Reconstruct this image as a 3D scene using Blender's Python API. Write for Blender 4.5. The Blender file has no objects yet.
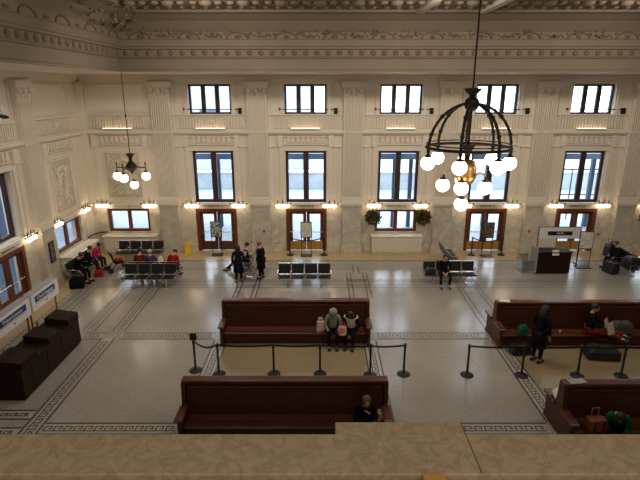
import bpy, bmesh, math, random
from mathutils import Vector, Matrix
R = math.radians
PI = math.pi
random.seed(7)
scene = bpy.context.scene
COL = scene.collection

# ------------------------------------------------------------------ materials
MAT = {}
def mat(name, col, rough=0.6, metal=0.0, noise=None, bump=None, emit=None, spec=0.5, coat=0.0):
    """noise=(scale, other colour, contrast)   bump=(scale, strength)"""
    if name in MAT: return MAT[name]
    m = bpy.data.materials.new(name); m.use_nodes = True
    nt = m.node_tree; b = nt.nodes['Principled BSDF']
    b.inputs['Base Color'].default_value = (*col, 1)
    b.inputs['Roughness'].default_value = rough
    b.inputs['Metallic'].default_value = metal
    b.inputs['Specular IOR Level'].default_value = spec
    b.inputs['Coat Weight'].default_value = coat
    tc = nt.nodes.new('ShaderNodeTexCoord')
    if noise:
        n = nt.nodes.new('ShaderNodeTexNoise'); n.inputs['Scale'].default_value = noise[0]
        n.inputs['Detail'].default_value = 5
        nt.links.new(tc.outputs['Object'], n.inputs['Vector'])
        r = nt.nodes.new('ShaderNodeValToRGB')
        c = noise[2] if len(noise) > 2 else 0.15
        r.color_ramp.elements[0].position = 0.5 - c; r.color_ramp.elements[1].position = 0.5 + c
        r.color_ramp.elements[0].color = (*col, 1); r.color_ramp.elements[1].color = (*noise[1], 1)
        nt.links.new(n.outputs['Fac'], r.inputs['Fac'])
        nt.links.new(r.outputs['Color'], b.inputs['Base Color'])
    if bump:
        n = nt.nodes.new('ShaderNodeTexNoise'); n.inputs['Scale'].default_value = bump[0]
        n.inputs['Detail'].default_value = 6
        nt.links.new(tc.outputs['Object'], n.inputs['Vector'])
        bp = nt.nodes.new('ShaderNodeBump'); bp.inputs['Strength'].default_value = bump[1]
        bp.inputs['Distance'].default_value = 0.05
        nt.links.new(n.outputs['Fac'], bp.inputs['Height'])
        nt.links.new(bp.outputs['Normal'], b.inputs['Normal'])
    if emit:
        b.inputs['Emission Color'].default_value = (*emit[0], 1)
        b.inputs['Emission Strength'].default_value = emit[1]
    MAT[name] = m
    return m

def wood_mat(name, c1, c2, rough=0.35, stretch=(1, 8, 8), scale=1.5, spec=.5):
    m = bpy.data.materials.new(name); m.use_nodes = True
    nt = m.node_tree; b = nt.nodes['Principled BSDF']
    tc = nt.nodes.new('ShaderNodeTexCoord'); mp = nt.nodes.new('ShaderNodeMapping')
    mp.inputs['Scale'].default_value = stretch
    n = nt.nodes.new('ShaderNodeTexNoise'); n.inputs['Scale'].default_value = scale; n.inputs['Detail'].default_value = 6
    n.inputs['Distortion'].default_value = 0.6
    r = nt.nodes.new('ShaderNodeValToRGB')
    r.color_ramp.elements[0].position = .3; r.color_ramp.elements[1].position = .72
    r.color_ramp.elements[0].color = (*c1, 1); r.color_ramp.elements[1].color = (*c2, 1)
    nt.links.new(tc.outputs['Object'], mp.inputs['Vector']); nt.links.new(mp.outputs['Vector'], n.inputs['Vector'])
    nt.links.new(n.outputs['Fac'], r.inputs['Fac']); nt.links.new(r.outputs['Color'], b.inputs['Base Color'])
    b.inputs['Roughness'].default_value = rough; b.inputs['Specular IOR Level'].default_value = spec
    return m

def marble_mat(name, base, vein, rough=0.3, scale=0.9, amount=0.5):
    m = bpy.data.materials.new(name); m.use_nodes = True
    nt = m.node_tree; b = nt.nodes['Principled BSDF']
    tc = nt.nodes.new('ShaderNodeTexCoord')
    n1 = nt.nodes.new('ShaderNodeTexNoise'); n1.inputs['Scale'].default_value = scale; n1.inputs['Detail'].default_value = 8
    n1.inputs['Distortion'].default_value = 1.6
    nt.links.new(tc.outputs['Object'], n1.inputs['Vector'])
    # thin veins where the noise crosses one half
    s = nt.nodes.new('ShaderNodeMath'); s.operation = 'SUBTRACT'; s.inputs[1].default_value = 0.5
    a = nt.nodes.new('ShaderNodeMath'); a.operation = 'ABSOLUTE'
    nt.links.new(n1.outputs['Fac'], s.inputs[0]); nt.links.new(s.outputs[0], a.inputs[0])
    r = nt.nodes.new('ShaderNodeValToRGB')
    r.color_ramp.elements[0].position = 0.0; r.color_ramp.elements[1].position = 0.09
    r.color_ramp.elements[0].color = (*[base[i] * (1 - amount) + vein[i] * amount for i in range(3)], 1)
    r.color_ramp.elements[1].color = (*base, 1)
    nt.links.new(a.outputs[0], r.inputs['Fac'])
    n2 = nt.nodes.new('ShaderNodeTexNoise'); n2.inputs['Scale'].default_value = scale * 2.2; n2.inputs['Detail'].default_value = 6
    nt.links.new(tc.outputs['Object'], n2.inputs['Vector'])
    mx = nt.nodes.new('ShaderNodeMix'); mx.data_type = 'RGBA'; mx.blend_type = 'MULTIPLY'
    r2 = nt.nodes.new('ShaderNodeValToRGB')
    r2.color_ramp.elements[0].position = .3; r2.color_ramp.elements[1].position = .7
    r2.color_ramp.elements[0].color = (.8, .8, .8, 1); r2.color_ramp.elements[1].color = (1, 1, 1, 1)
    nt.links.new(n2.outputs['Fac'], r2.inputs['Fac'])
    mx.inputs['Factor'].default_value = 1.0
    nt.links.new(r.outputs['Color'], mx.inputs['A']); nt.links.new(r2.outputs['Color'], mx.inputs['B'])
    nt.links.new(mx.outputs['Result'], b.inputs['Base Color'])
    b.inputs['Roughness'].default_value = rough
    return m

def terrazzo(name, c1, c2, rough=0.28):
    m = bpy.data.materials.new(name); m.use_nodes = True
    nt = m.node_tree; b = nt.nodes['Principled BSDF']
    tc = nt.nodes.new('ShaderNodeTexCoord')
    v = nt.nodes.new('ShaderNodeTexVoronoi'); v.inputs['Scale'].default_value = 60
    nt.links.new(tc.outputs['Object'], v.inputs['Vector'])
    sp = nt.nodes.new('ShaderNodeSeparateColor'); nt.links.new(v.outputs['Color'], sp.inputs['Color'])
    r = nt.nodes.new('ShaderNodeValToRGB')
    r.color_ramp.elements[0].color = (*c1, 1); r.color_ramp.elements[1].color = (*c2, 1)
    nt.links.new(sp.outputs['Red'], r.inputs['Fac'])
    n = nt.nodes.new('ShaderNodeTexNoise'); n.inputs['Scale'].default_value = 0.5; n.inputs['Detail'].default_value = 6
    nt.links.new(tc.outputs['Object'], n.inputs['Vector'])
    r2 = nt.nodes.new('ShaderNodeValToRGB')
    r2.color_ramp.elements[0].position = .3; r2.color_ramp.elements[1].position = .7
    r2.color_ramp.elements[0].color = (.86, .85, .84, 1); r2.color_ramp.elements[1].color = (1, 1, 1, 1)
    nt.links.new(n.outputs['Fac'], r2.inputs['Fac'])
    mx = nt.nodes.new('ShaderNodeMix'); mx.data_type = 'RGBA'; mx.blend_type = 'MULTIPLY'; mx.inputs['Factor'].default_value = 1
    nt.links.new(r.outputs['Color'], mx.inputs['A']); nt.links.new(r2.outputs['Color'], mx.inputs['B'])
    nt.links.new(mx.outputs['Result'], b.inputs['Base Color'])
    mr = nt.nodes.new('ShaderNodeMapRange'); mr.inputs['To Min'].default_value = rough - .05; mr.inputs['To Max'].default_value = rough + .08
    nt.links.new(n.outputs['Fac'], mr.inputs['Value']); nt.links.new(mr.outputs['Result'], b.inputs['Roughness'])
    return m

def glass_mat(name, tint=(.93, .97, 1), gloss=.07):
    m = bpy.data.materials.new(name); m.use_nodes = True
    nt = m.node_tree; nt.nodes.clear()
    o = nt.nodes.new('ShaderNodeOutputMaterial'); t = nt.nodes.new('ShaderNodeBsdfTransparent')
    g = nt.nodes.new('ShaderNodeBsdfGlossy'); g.inputs['Roughness'].default_value = .02
    mx = nt.nodes.new('ShaderNodeMixShader'); mx.inputs['Fac'].default_value = gloss
    t.inputs['Color'].default_value = (*tint, 1)
    nt.links.new(t.outputs[0], mx.inputs[1]); nt.links.new(g.outputs[0], mx.inputs[2]); nt.links.new(mx.outputs[0], o.inputs['Surface'])
    return m

def relief_mat(name, c_hi, c_shade, scale=2.2, strength=1.0):
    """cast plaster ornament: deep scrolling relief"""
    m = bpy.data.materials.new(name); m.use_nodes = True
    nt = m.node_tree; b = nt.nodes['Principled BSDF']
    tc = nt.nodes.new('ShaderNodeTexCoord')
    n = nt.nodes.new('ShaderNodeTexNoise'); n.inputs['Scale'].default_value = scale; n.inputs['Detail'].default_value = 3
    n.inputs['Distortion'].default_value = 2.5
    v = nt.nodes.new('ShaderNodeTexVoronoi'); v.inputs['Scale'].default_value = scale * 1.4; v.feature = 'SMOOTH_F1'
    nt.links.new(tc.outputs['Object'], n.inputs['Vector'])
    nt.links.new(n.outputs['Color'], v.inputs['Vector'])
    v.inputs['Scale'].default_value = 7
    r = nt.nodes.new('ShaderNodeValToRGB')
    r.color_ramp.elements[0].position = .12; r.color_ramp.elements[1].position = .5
    r.color_ramp.elements[0].color = (*c_shade, 1); r.color_ramp.elements[1].color = (*c_hi, 1)  # shade in the hollows of the relief is painted into the colour
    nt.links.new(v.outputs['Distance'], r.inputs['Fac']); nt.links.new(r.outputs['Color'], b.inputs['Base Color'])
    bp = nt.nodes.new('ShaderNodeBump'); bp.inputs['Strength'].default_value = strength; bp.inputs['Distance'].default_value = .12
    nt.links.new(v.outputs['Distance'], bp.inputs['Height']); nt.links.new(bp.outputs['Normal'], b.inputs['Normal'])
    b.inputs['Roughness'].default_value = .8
    return m

PLASTER = mat('cream_plaster', (.76, .68, .575), .75, noise=(.6, (.80, .72, .61), .2), bump=(9, .03))
PLASTER_L = mat('pale_plaster_trim', (.80, .72, .61), .7)
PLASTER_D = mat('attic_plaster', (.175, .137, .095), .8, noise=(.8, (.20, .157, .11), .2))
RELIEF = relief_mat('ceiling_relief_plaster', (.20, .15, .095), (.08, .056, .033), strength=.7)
RELIEF_W = relief_mat('wall_relief_plaster', (.74, .66, .54), (.55, .47, .37), 2, .7)
MARBLE = marble_mat('white_marble', (.72, .65, .53), (.42, .38, .32), .35)
MARBLE_G = marble_mat('grey_marble', (.64, .58, .48), (.44, .40, .34), .35, 1.1)
LEDGE = marble_mat('tan_parapet_stone', (.56, .435, .27), (.30, .215, .12), .5, 11, .4)
FLOOR = terrazzo('grey_terrazzo', (.29, .268, .232), (.42, .385, .335), .18)
TAN = terrazzo('tan_terrazzo', (.26, .20, .12), (.34, .26, .155), .22)
BUFF = terrazzo('buff_terrazzo', (.48, .37, .20), (.60, .46, .27), .32)
DARKT = mat('dark_tessera', (.04, .032, .028), .4)
LIGHTT = mat('white_tessera', (.41, .38, .33), .25)
WOOD = wood_mat('mahogany_bench', (.050, .014, .007), (.085, .025, .012), .42, spec=.3)
WOOD_T = wood_mat('mahogany_rail', (.075, .023, .012), (.12, .042, .022), .25)
DOORW = wood_mat('oak_door', (.085, .03, .012), (.14, .052, .02), .35, (8, 8, 1))
DOORF = wood_mat('red_oak_frame', (.11, .030, .012), (.18, .052, .02), .35, (8, 8, 1))
WINF = mat('dark_window_frame', (.045, .022, .024), .45)
KIOSKW = wood_mat('dark_walnut', (.013, .0055, .004), (.026, .010, .006), .5, spec=.15)
OAK = wood_mat('golden_oak', (.42, .22, .06), (.55, .30, .09), .4)
BRASSW = mat('kick_panel_brass', (.55, .33, .09), .35, .6, noise=(6, (.68, .42, .13), .2))
GLASS = glass_mat('window_glass')
BLACK = mat('black_vinyl', (.012, .012, .013), .38)
BLACKM = mat('black_metal', (.018, .018, .02), .4, .3)
CHROME = mat('chrome', (.72, .72, .74), .2, 1.0)
BRONZE = mat('dark_bronze', (.020, .012, .007), .5, .2, spec=.3)
BRASS = mat('brass', (.36, .23, .085), .38, .9)
GLOBE = mat('lit_globe', (1, .95, .85), .3, emit=((1, .85, .62), 6.5))
CUP = mat('lit_frosted_cup', (1, .95, .85), .3, emit=((1, .80, .54), 9))
UPL = mat('lit_strip', (1, .95, .85), .3, emit=((1, .83, .58), 1.8))
WHITE = mat('white_enamel', (.74, .68, .56), .5)
SIGNW = mat('white_sign', (.74, .72, .70), .4)
SIGNG = mat('grey_sign_top', (.36, .35, .36), .5)
BLUE = mat('navy_sign_blue', (.012, .04, .14), .4)
PAPER = mat('paper', (.75, .70, .60), .7)
POSTER = mat('dark_poster', (.05, .045, .05), .5, noise=(9, (.2, .13, .12), .08))
POSTER_W = mat('pale_poster', (.78, .74, .66), .5, noise=(14, (.55, .5, .45), .05))
POSTER_G = mat('photo_poster', (.55, .55, .5), .5, noise=(8, (.08, .09, .1), .06))
YELLOW = mat('safety_yellow', (.85, .55, .02), .5)
RED = mat('alarm_red', (.5, .02, .02), .4)
LEAF = mat('wreath_leaf', (.028, .055, .014), .6, noise=(14, (.09, .06, .016), .1))
BERRY = mat('wreath_gold', (.35, .20, .05), .5)
STEEL = mat('brushed_steel', (.5, .49, .47), .35, .8)
ACRYL = glass_mat('clear_acrylic', (.75, .77, .8), .18)
SKIN = mat('skin', (.50, .28, .19), .5)
SKIN_D = mat('brown_skin', (.16, .075, .045), .5)
HAIR = mat('dark_hair', (.012, .009, .008), .6)
HAIR_G = mat('grey_hair', (.45, .43, .41), .7)
HAIR_R = mat('auburn_hair', (.22, .07, .03), .6)
EYE = mat('eye_dark', (.01, .01, .01), .3)
LIP = mat('lip', (.32, .11, .09), .5)
def cloth(name, c): return mat(name, c, .9, bump=(40, .12), spec=.12)

# ------------------------------------------------------------------ mesh builder
class MB:
    def __init__(s): s.bm = bmesh.new()
    def box(s, x0, x1, y0, y1, z0, z1, mi=0):
        vs = [s.bm.verts.new(p) for p in ((x0,y0,z0),(x1,y0,z0),(x1,y1,z0),(x0,y1,z0),(x0,y0,z1),(x1,y0,z1),(x1,y1,z1),(x0,y1,z1))]
        for f in ((3,2,1,0),(4,5,6,7),(0,1,5,4),(1,2,6,5),(2,3,7,6),(3,0,4,7)):
            fc = s.bm.faces.new([vs[i] for i in f]); fc.material_index = mi
        return vs
    def cbox(s, c, d, rx=0, ry=0, rz=0, mi=0):
        vs = s.box(-d[0]/2, d[0]/2, -d[1]/2, d[1]/2, -d[2]/2, d[2]/2, mi)
        M = Matrix.Translation(c) @ Matrix.Rotation(rz,4,'Z') @ Matrix.Rotation(ry,4,'Y') @ Matrix.Rotation(rx,4,'X')
        for v in vs: v.co = M @ v.co
    def quad(s, pts, mi=0):
        f = s.bm.faces.new([s.bm.verts.new(p) for p in pts]); f.material_index = mi
    def rect(s, x0, x1, y0, y1, z, mi=0): s.quad([(x0,y0,z),(x1,y0,z),(x1,y1,z),(x0,y1,z)], mi)
    def tube(s, pts, r, n=8, cyc=False, caps=True, mi=0):
        pts = [Vector(p) for p in pts]; rings = []; m = len(pts)
        up = Vector((0,0,1)); prev = None
        for i, p in enumerate(pts):
            if cyc: d = pts[(i+1) % m] - pts[i-1]
            else: d = pts[min(i+1, m-1)] - pts[max(i-1, 0)]
            d.normalize()
            if prev is None:
                a = d.cross(up)
                if a.length < .05: a = d.cross(Vector((1,0,0)))
            else:
                a = prev - d * prev.dot(d)
                if a.length < 1e-4: a = d.cross(up)
            a.normalize(); prev = a; b = d.cross(a)
            rr = r[i] if isinstance(r, (list, tuple)) else r
            rings.append([s.bm.verts.new(p + a*math.cos(2*PI*k/n)*rr + b*math.sin(2*PI*k/n)*rr) for k in range(n)])
        for i in range(m if cyc else m-1):
            A, B = rings[i], rings[(i+1) % m]
            for k in range(n):
                f = s.bm.faces.new((A[k], A[(k+1)%n], B[(k+1)%n], B[k])); f.material_index = mi
        if caps and not cyc:
            s.bm.faces.new(rings[0][::-1]).material_index = mi; s.bm.faces.new(rings[-1]).material_index = mi
    def bar(s, p, q, r, n=8, mi=0): s.tube([p, q], r, n, mi=mi)
    def lathe(s, prof, c=(0,0,0), n=16, M=None, mi=0):
        rings = []
        for r, z in prof:
            r = max(r, 1e-4)
            ring = []
            for k in range(n):
                p = Vector((r*math.cos(2*PI*k/n), r*math.sin(2*PI*k/n), z))
                if M: p = M @ p
                ring.append(s.bm.verts.new(p + Vector(c)))
            rings.append(ring)
        for A, B in zip(rings, rings[1:]):
            for k in range(n): s.bm.faces.new((A[k], A[(k+1)%n], B[(k+1)%n], B[k])).material_index = mi
        s.bm.faces.new(rings[0][::-1]).material_index = mi; s.bm.faces.new(rings[-1]).material_index = mi
    def ball(s, c, r, n=12, sq=(1,1,1), mi=0):
        k = max(5, n//2+1)
        s.lathe([(r*math.sin(PI*i/k), -r*math.cos(PI*i/k)) for i in range(k+1)], c, n, Matrix.Diagonal((*sq,1)), mi)
    def prism(s, poly, axis, a, b, mi=0):
        """poly in the two other axes (in x,y,z order), pushed from a to b along axis"""
        def P(u, v, t): return {'x': (t,u,v), 'y': (u,t,v), 'z': (u,v,t)}[axis]
        A = [s.bm.verts.new(P(u,v,a)) for u,v in poly]; B = [s.bm.verts.new(P(u,v,b)) for u,v in poly]
        n = len(poly)
        s.bm.faces.new(A[::-1]).material_index = mi; s.bm.faces.new(B).material_index = mi
        for k in range(n): s.bm.faces.new((A[k], A[(k+1)%n], B[(k+1)%n], B[k])).material_index = mi
    def build(s, name, m, parent=None, smooth=False, bevel=0, kind=None, recalc=True):
        if recalc: bmesh.ops.recalc_face_normals(s.bm, faces=s.bm.faces)
        me = bpy.data.meshes.new(name); s.bm.to_mesh(me); s.bm.free()
        for mm in (m if isinstance(m, (list, tuple)) else [m]): me.materials.append(mm)
        if smooth:
            for p in me.polygons: p.use_smooth = True
        o = bpy.data.objects.new(name, me); COL.objects.link(o)
        if parent: o.parent = parent
        if bevel:
            bv = o.modifiers.new('Bevel', 'BEVEL'); bv.width = bevel; bv.segments = 2; bv.limit_method = 'ANGLE'
        if kind: o['kind'] = kind
        return o

def tag(o, label, cat, group=None):
    o['label'] = label; o['category'] = cat
    if group: o['group'] = group
    return o
def thing(name, label, cat, loc=(0,0,0), rz=0, group=None):
    o = bpy.data.objects.new(name, None); COL.objects.link(o); o.empty_display_size = .1
    o.location = loc; o.rotation_euler = (0,0,rz)
    return tag(o, label, cat, group)
def structure(name, loc=(0,0,0), rz=0):
    o = bpy.data.objects.new(name, None); COL.objects.link(o); o.empty_display_size = .1
    o.location = loc; o.rotation_euler = (0,0,rz); o['kind'] = 'structure'
    return o
def dup(root, loc, rz, label, group=None, name=None):
    def cp(o, p):
        c = o.copy(); COL.objects.link(c); c.parent = p
        for ch in list(o.children): cp(ch, c)
        return c
    kids = list(root.children)
    r = root.copy(); COL.objects.link(r); r.location = loc; r.rotation_euler = (0,0,rz); r['label'] = label
    if group: r['group'] = group
    for ch in kids: cp(ch, r)
    return r

def text(body, size, m, parent, loc, rot, name='lettering', extrude=.004, align='CENTER', sx=1):
    cu = bpy.data.curves.new(name, 'FONT'); cu.body = body; cu.size = size; cu.extrude = extrude
    cu.align_x = align; cu.align_y = 'CENTER'; cu.materials.append(m)
    tmp = bpy.data.objects.new(name, cu); me = bpy.data.meshes.new_from_object(tmp)
    bpy.data.objects.remove(tmp); bpy.data.curves.remove(cu)
    if not me.materials: me.materials.append(m)
    o = bpy.data.objects.new(name, me); COL.objects.link(o)
    o.location = loc; o.rotation_euler = rot; o.scale = (sx,1,1)
    if parent: o.parent = parent
    return o

# ------------------------------------------------------------------ layout constants
W = 24.4          # back wall face
XL = -11.45       # left wall face
XR = 22.0
YS = -6.0
ATT = 8.645       # soffit height along the walls
CEIL = 10.75
SP = 4.545
BAYS = [-5.235, -.69, 3.855, 8.40, 12.945, 17.49]
LBAY = -9.67
PILS = [-7.51, -2.96, 1.58, 6.13, 10.67, 15.22, 19.76]
LPILS = [19.55, 15.0, 10.4]
LDOOR = 17.3
LWIN = 21.85

# openings: (centre, half width, z0, z1)
def back_openings():
    o = []
    for i, c in enumerate(BAYS):
        o.append((c-1.01, c+1.01, 6.84, 8.22)); o.append((c-1.0, c+1.0, 2.55, 5.14))
        if i in (2, 5): o.append((c-1.07, c+1.07, 1.0, 2.18))
        else: o.append((c-1.03, c+1.03, 0, 2.24))
    o.append((LBAY-1.06, LBAY+1.06, 1.03, 2.24))
    return o
def left_openings():
    return [(LDOOR-1.03, LDOOR+1.03, 0, 2.24), (LDOOR-.97, LDOOR+.97, 2.60, 5.13), (LDOOR-1.01, LDOOR+1.01, 6.9, 8.22), (LWIN-1.2, LWIN+1.2, 1.0, 2.27)]

def wall_cells(u0, u1, z0, z1, ops):
    us = sorted({u0, u1, *[o[0] for o in ops], *[o[1] for o in ops]}); us = [u for u in us if u0 <= u <= u1]
    for a, b in zip(us, us[1:]):
        mid = (a+b)/2
        hs = sorted((o[2], o[3]) for o in ops if o[0] < mid < o[1])
        z = z0
        for lo, hi in hs:
            if lo > z: yield a, b, z, lo
            z = hi
        if z < z1: yield a, b, z, z1

# ---- floor
mb = MB(); mb.box(XL-.5, XR+.5, YS-.5, W+.5, -.3, 0); mb.build('floor', FLOOR, kind='structure')

# ---- walls
mb = MB()
for a, b, z, h in wall_cells(XL-.5, XR+.5, 2.45, CEIL+.3, [(o[0], o[1], o[2], o[3]) for o in back_openings() if o[3] > 2.45]): mb.box(a, b, W, W+.5, max(z, 2.45), h)
wb = mb.build('wall_back', PLASTER, kind='structure')
mb = MB()
for a, b, z, h in wall_cells(XL-.5, XR+.5, 0, 2.45, [o for o in back_openings() if o[3] < 2.45]): mb.box(a, b, W-.02, W+.5, z, h)
mb.build('marble_wainscot', MARBLE, wb)
mb = MB()
for a, b, z, h in wall_cells(YS-.5, W+.5, 2.45, CEIL+.3, [o for o in left_openings() if o[3] > 2.45]): mb.box(XL-.5, XL, a, b, max(z, 2.45), h)
wl = mb.build('wall_left', PLASTER, kind='structure')
mb = MB()
for a, b, z, h in wall_cells(YS-.5, W-.02, 0, 2.45, [o for o in left_openings() if o[3] < 2.45]): mb.box(XL-.5, XL+.02, a, b, z, h)
mb.build('marble_wainscot', MARBLE, wl)
mb = MB(); mb.box(XR, XR+.5, YS-.5, W+.5, 0, CEIL+.3); mb.build('wall_right', PLASTER, kind='structure')
mb = MB(); mb.box(XL-.5, XR+.5, YS-.5, YS, 0, CEIL+.3); mb.build('wall_front', PLASTER, kind='structure')

# ---- ceiling with ribs
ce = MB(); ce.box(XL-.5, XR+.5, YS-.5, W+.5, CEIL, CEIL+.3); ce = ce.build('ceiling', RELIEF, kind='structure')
mb = MB()
for x in (3.62, 5.87, 14.0):
    mb.box(x-.13, x+.13, YS, 19.6, CEIL-.14, CEIL)
for y in (0, 5, 10, 15): mb.box(-7, XR-3.6, y-.13, y+.13, CEIL-.135, CEIL)
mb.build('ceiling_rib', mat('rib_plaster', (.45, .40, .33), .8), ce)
# egg drops and rosettes on the ceiling
mb = MB()
for i in range(60):
    x = -6.5 + i*.42; mb.ball((x, 18.9, CEIL-.03), .10, 8, (1, 1, .6))
    mb.ball((x+.2, 17.9, CEIL-.03), .15 if i % 3 else .24, 8, (1, 1, .5))
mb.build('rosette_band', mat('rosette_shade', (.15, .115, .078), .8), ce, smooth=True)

# ---- dropped attic soffit, fascia, cove along back and left walls
FX, FY = XL+3.6, W-3.6     # fascia planes
FXR = XR-3.6
tr = structure('trim_1')
mb = MB()
mb.box(XL, XR, FY+.06, W, ATT, ATT+.3); mb.box(XL, FX-.06, YS, FY+.06, ATT, ATT+.3); mb.box(FXR+.06, XR, YS, FY+.06, ATT, ATT+.3)
mb.build('soffit', PLASTER_L, tr)
prof = [(0, ATT), (-.05, ATT), (-.05, ATT+.06), (0, ATT+.1), (0, 9.13), (-.05, 9.15), (-.08, 9.2), (-.03, 9.24), (-.03, 9.46),
        (-.1, 9.5), (-.1, 9.56), (-.14, 9.6), (-.14, 9.82), (-.18, 9.86), (-.18, 10.1), (-.3, 10.22), (-.55, 10.45), (-.95, 10.62), (-1.25, 10.66),
        (-1.25, CEIL), (.4, CEIL), (.4, ATT+.02), (.06, ATT+.02), (.06, ATT)]
mb = MB()
def sweep(mb, prof, mi=0):
    """profile offset inward from the fascia rectangle, mitred at its corners"""
    rings = []
    for (x, y, sx, sy) in ((FX, YS, 1, 0), (FX, FY, 1, -1), (FXR, FY, -1, -1), (FXR, YS, -1, 0)):
        rings.append([mb.bm.verts.new((x - sx*d, y - sy*d, z)) for d, z in [(p[0], p[1]) for p in prof]])
    n = len(prof)
    for A, B in zip(rings, rings[1:]):
        for k in range(n): mb.bm.faces.new((A[k], A[(k+1)%n], B[(k+1)%n], B[k])).material_index = mi
# inward means +x on the left side and -y on the back: flip signs so that negative offset in prof goes into the hall
sweep(mb, [(d, z) for d, z in prof])
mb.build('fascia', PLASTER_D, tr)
# egg row, scroll arches
mb = MB(); arch = MB()
x = FX+.25
while x < FXR:
    mb.ball((x, FY-.03, 9.35), .105, 8, (1, .8, .95)); x += .44
y = YS
while y < FY-.2:
    mb.ball((FX+.03, y, 9.35), .105, 8, (.8, 1, .95)); y += .44
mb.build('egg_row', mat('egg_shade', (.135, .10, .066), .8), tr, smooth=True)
x = FX+.9
while x < FXR:
    arch.tube([(x+.42*math.cos(t*PI/8), FY-.20, 9.86+.22*math.sin(t*PI/8)) for t in range(9)], .03, 6)
    arch.ball((x, FY-.19, 9.93), .07, 6, (1.4, .6, 1)); arch.ball((x+.95, FY-.19, 9.93), .06, 6, (2.6, .6, .8))
    for q in (-.45, .45): arch.ball((x+q, FY-.2, 10.03), .045, 6)
    arch.tube([(x+.6+.05*k, FY-.2, 9.95+.06*math.sin(k*1.2)) for k in range(15)], .018, 5)
    x += 1.88
y = 1
while y < FY-.6:
    arch.tube([(FX+.20, y+.42*math.cos(t*PI/8), 9.86+.22*math.sin(t*PI/8)) for t in range(9)], .03, 6)
    arch.ball((FX+.19, y+.95, 9.93), .06, 6, (.6, 2.6, .8)); y += 1.88
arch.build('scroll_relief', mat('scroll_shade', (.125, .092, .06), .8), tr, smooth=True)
# acanthus crest scattered in the left cove corner
mb = MB()
for i in range(70):
    t = random.random(); mb.ball((FX+.25+random.random()*1.1, FY-.3-5*t, 10.15+random.random()*.5), .05+.05*random.random(), 6, (1, 1, .5))
for i in range(120):
    mb.ball((FX+1+random.random()*18, FY-.25-random.random()*.05, 9.9+random.random()*.25), .025+.03*random.random(), 6)
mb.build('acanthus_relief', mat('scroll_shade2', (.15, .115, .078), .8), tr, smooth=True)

# ---- wall cornice under the soffit, belt course, panel mouldings
def wallbox(mb, side, u0, u1, z0, z1, d, mi=0, back=0):
    if d < .2: d *= 1.6
    if side == 'b': mb.box(u0, u1, W-d, W-back, z0, z1, mi)
    else: mb.box(XL+back, XL+d, u0, u1, z0, z1, mi)
tr = structure('trim_2')
for side, u0, u1 in (('b', XL, XR), ('l', YS, W)):
    mb = MB()
    wallbox(mb, side, u0, u1, 8.32, 8.42, .10); wallbox(mb, side, u0, u1, 8.42, 8.5, .18); wallbox(mb, side, u0, u1, 8.5, ATT, .28)
    mb.build('cornice', PLASTER_L, tr)
    mb = MB()
    wallbox(mb, side, u0, u1, 6.10, 6.16, .07); wallbox(mb, side, u0, u1, 5.98, 6.10, .16); wallbox(mb, side, u0, u1, 5.90, 5.98, .08); wallbox(mb, side, u0, u1, 5.30, 5.36, .06)
    wallbox(mb, side, u0, u1, 2.45, 2.56, .08); wallbox(mb, side, u0, u1, 6.80, 6.86, .06)
    mb.build('belt_course', PLASTER_L, tr)

def frame_mould(mb, side, u0, u1, z0, z1, w=.06, d=.04):
    wallbox(mb, side, u0, u1, z0, z0+w, d); wallbox(mb, side, u0, u1, z1-w, z1, d)
    wallbox(mb, side, u0, u0+w, z0+w, z1-w, d); wallbox(mb, side, u1-w, u1, z0+w, z1-w, d)
tr = structure('trim_3')
mb = MB(); flu = MB(); dent = MB()
allb = [('b', c, 1.02) for c in BAYS] + [('b', LBAY, 1.0), ('l', LDOOR, 1.02), ('l', LWIN, 1.0)]
for side, c, hw in allb:
    blank = c in (LBAY, LWIN)
    # window surrounds
    if not blank:
        for s in (-1, 1):
            u = c+s*1.17; wallbox(mb, side, u-.1, u+.1, 2.6, 5.3, .05)
            u = c+s*1.45; wallbox(mb, side, u-.05, u+.05, 2.6, 5.3, .035)
            u = c+s*1.62; wallbox(mb, side, u-.03, u+.03, 6.86, 8.32, .04)
            u = c+s*1.14; wallbox(mb, side, u-.07, u+.07, 6.86, 8.25, .05)
        wallbox(mb, side, c-1.275, c+1.275, 5.13, 5.305, .06)
    else:
        frame_mould(mb, side, c-.9, c+.9, 2.75, 5.1, .07, .05); frame_mould(mb, side, c-1.4, c+1.4, 6.95, 8.2, .05, .035)
        for s in (-1, 1): wallbox(mb, side, c+s*1.25-.04, c+s*1.25+.04, 2.6, 5.25, .035)
    # dentil plaque over the window
    frame_mould(dent, side, c-1.35, c+1.35, 5.40, 5.84, .05, .07)
    for s in (-1, 1): wallbox(dent, side, c+s*1.22-.12, c+s*1.22+.12, 5.33, 5.88, .10)
    for k in range(8):
        u = c-.84+k*.24; wallbox(dent, side, u-.08, u+.08, 5.55, 5.78, .06)
        wallbox(dent, side, u-.05, u+.05, 5.49, 5.55, .05)
    # fluted band
    k = -1.55 if not blank else -1.3
    e = -k
    while k < e:
        wallbox(flu, side, c+k, c+k+.07, 6.2, 6.76, .05); k += .14
    wallbox(flu, side, c-.16, c+.16, 6.42, 6.6, .1)
mb.build('panel_moulding', PLASTER_L, tr); dent.build('dentil_plaque', PLASTER_L, tr); flu.build('fluted_band', PLASTER_L, tr)
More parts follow.
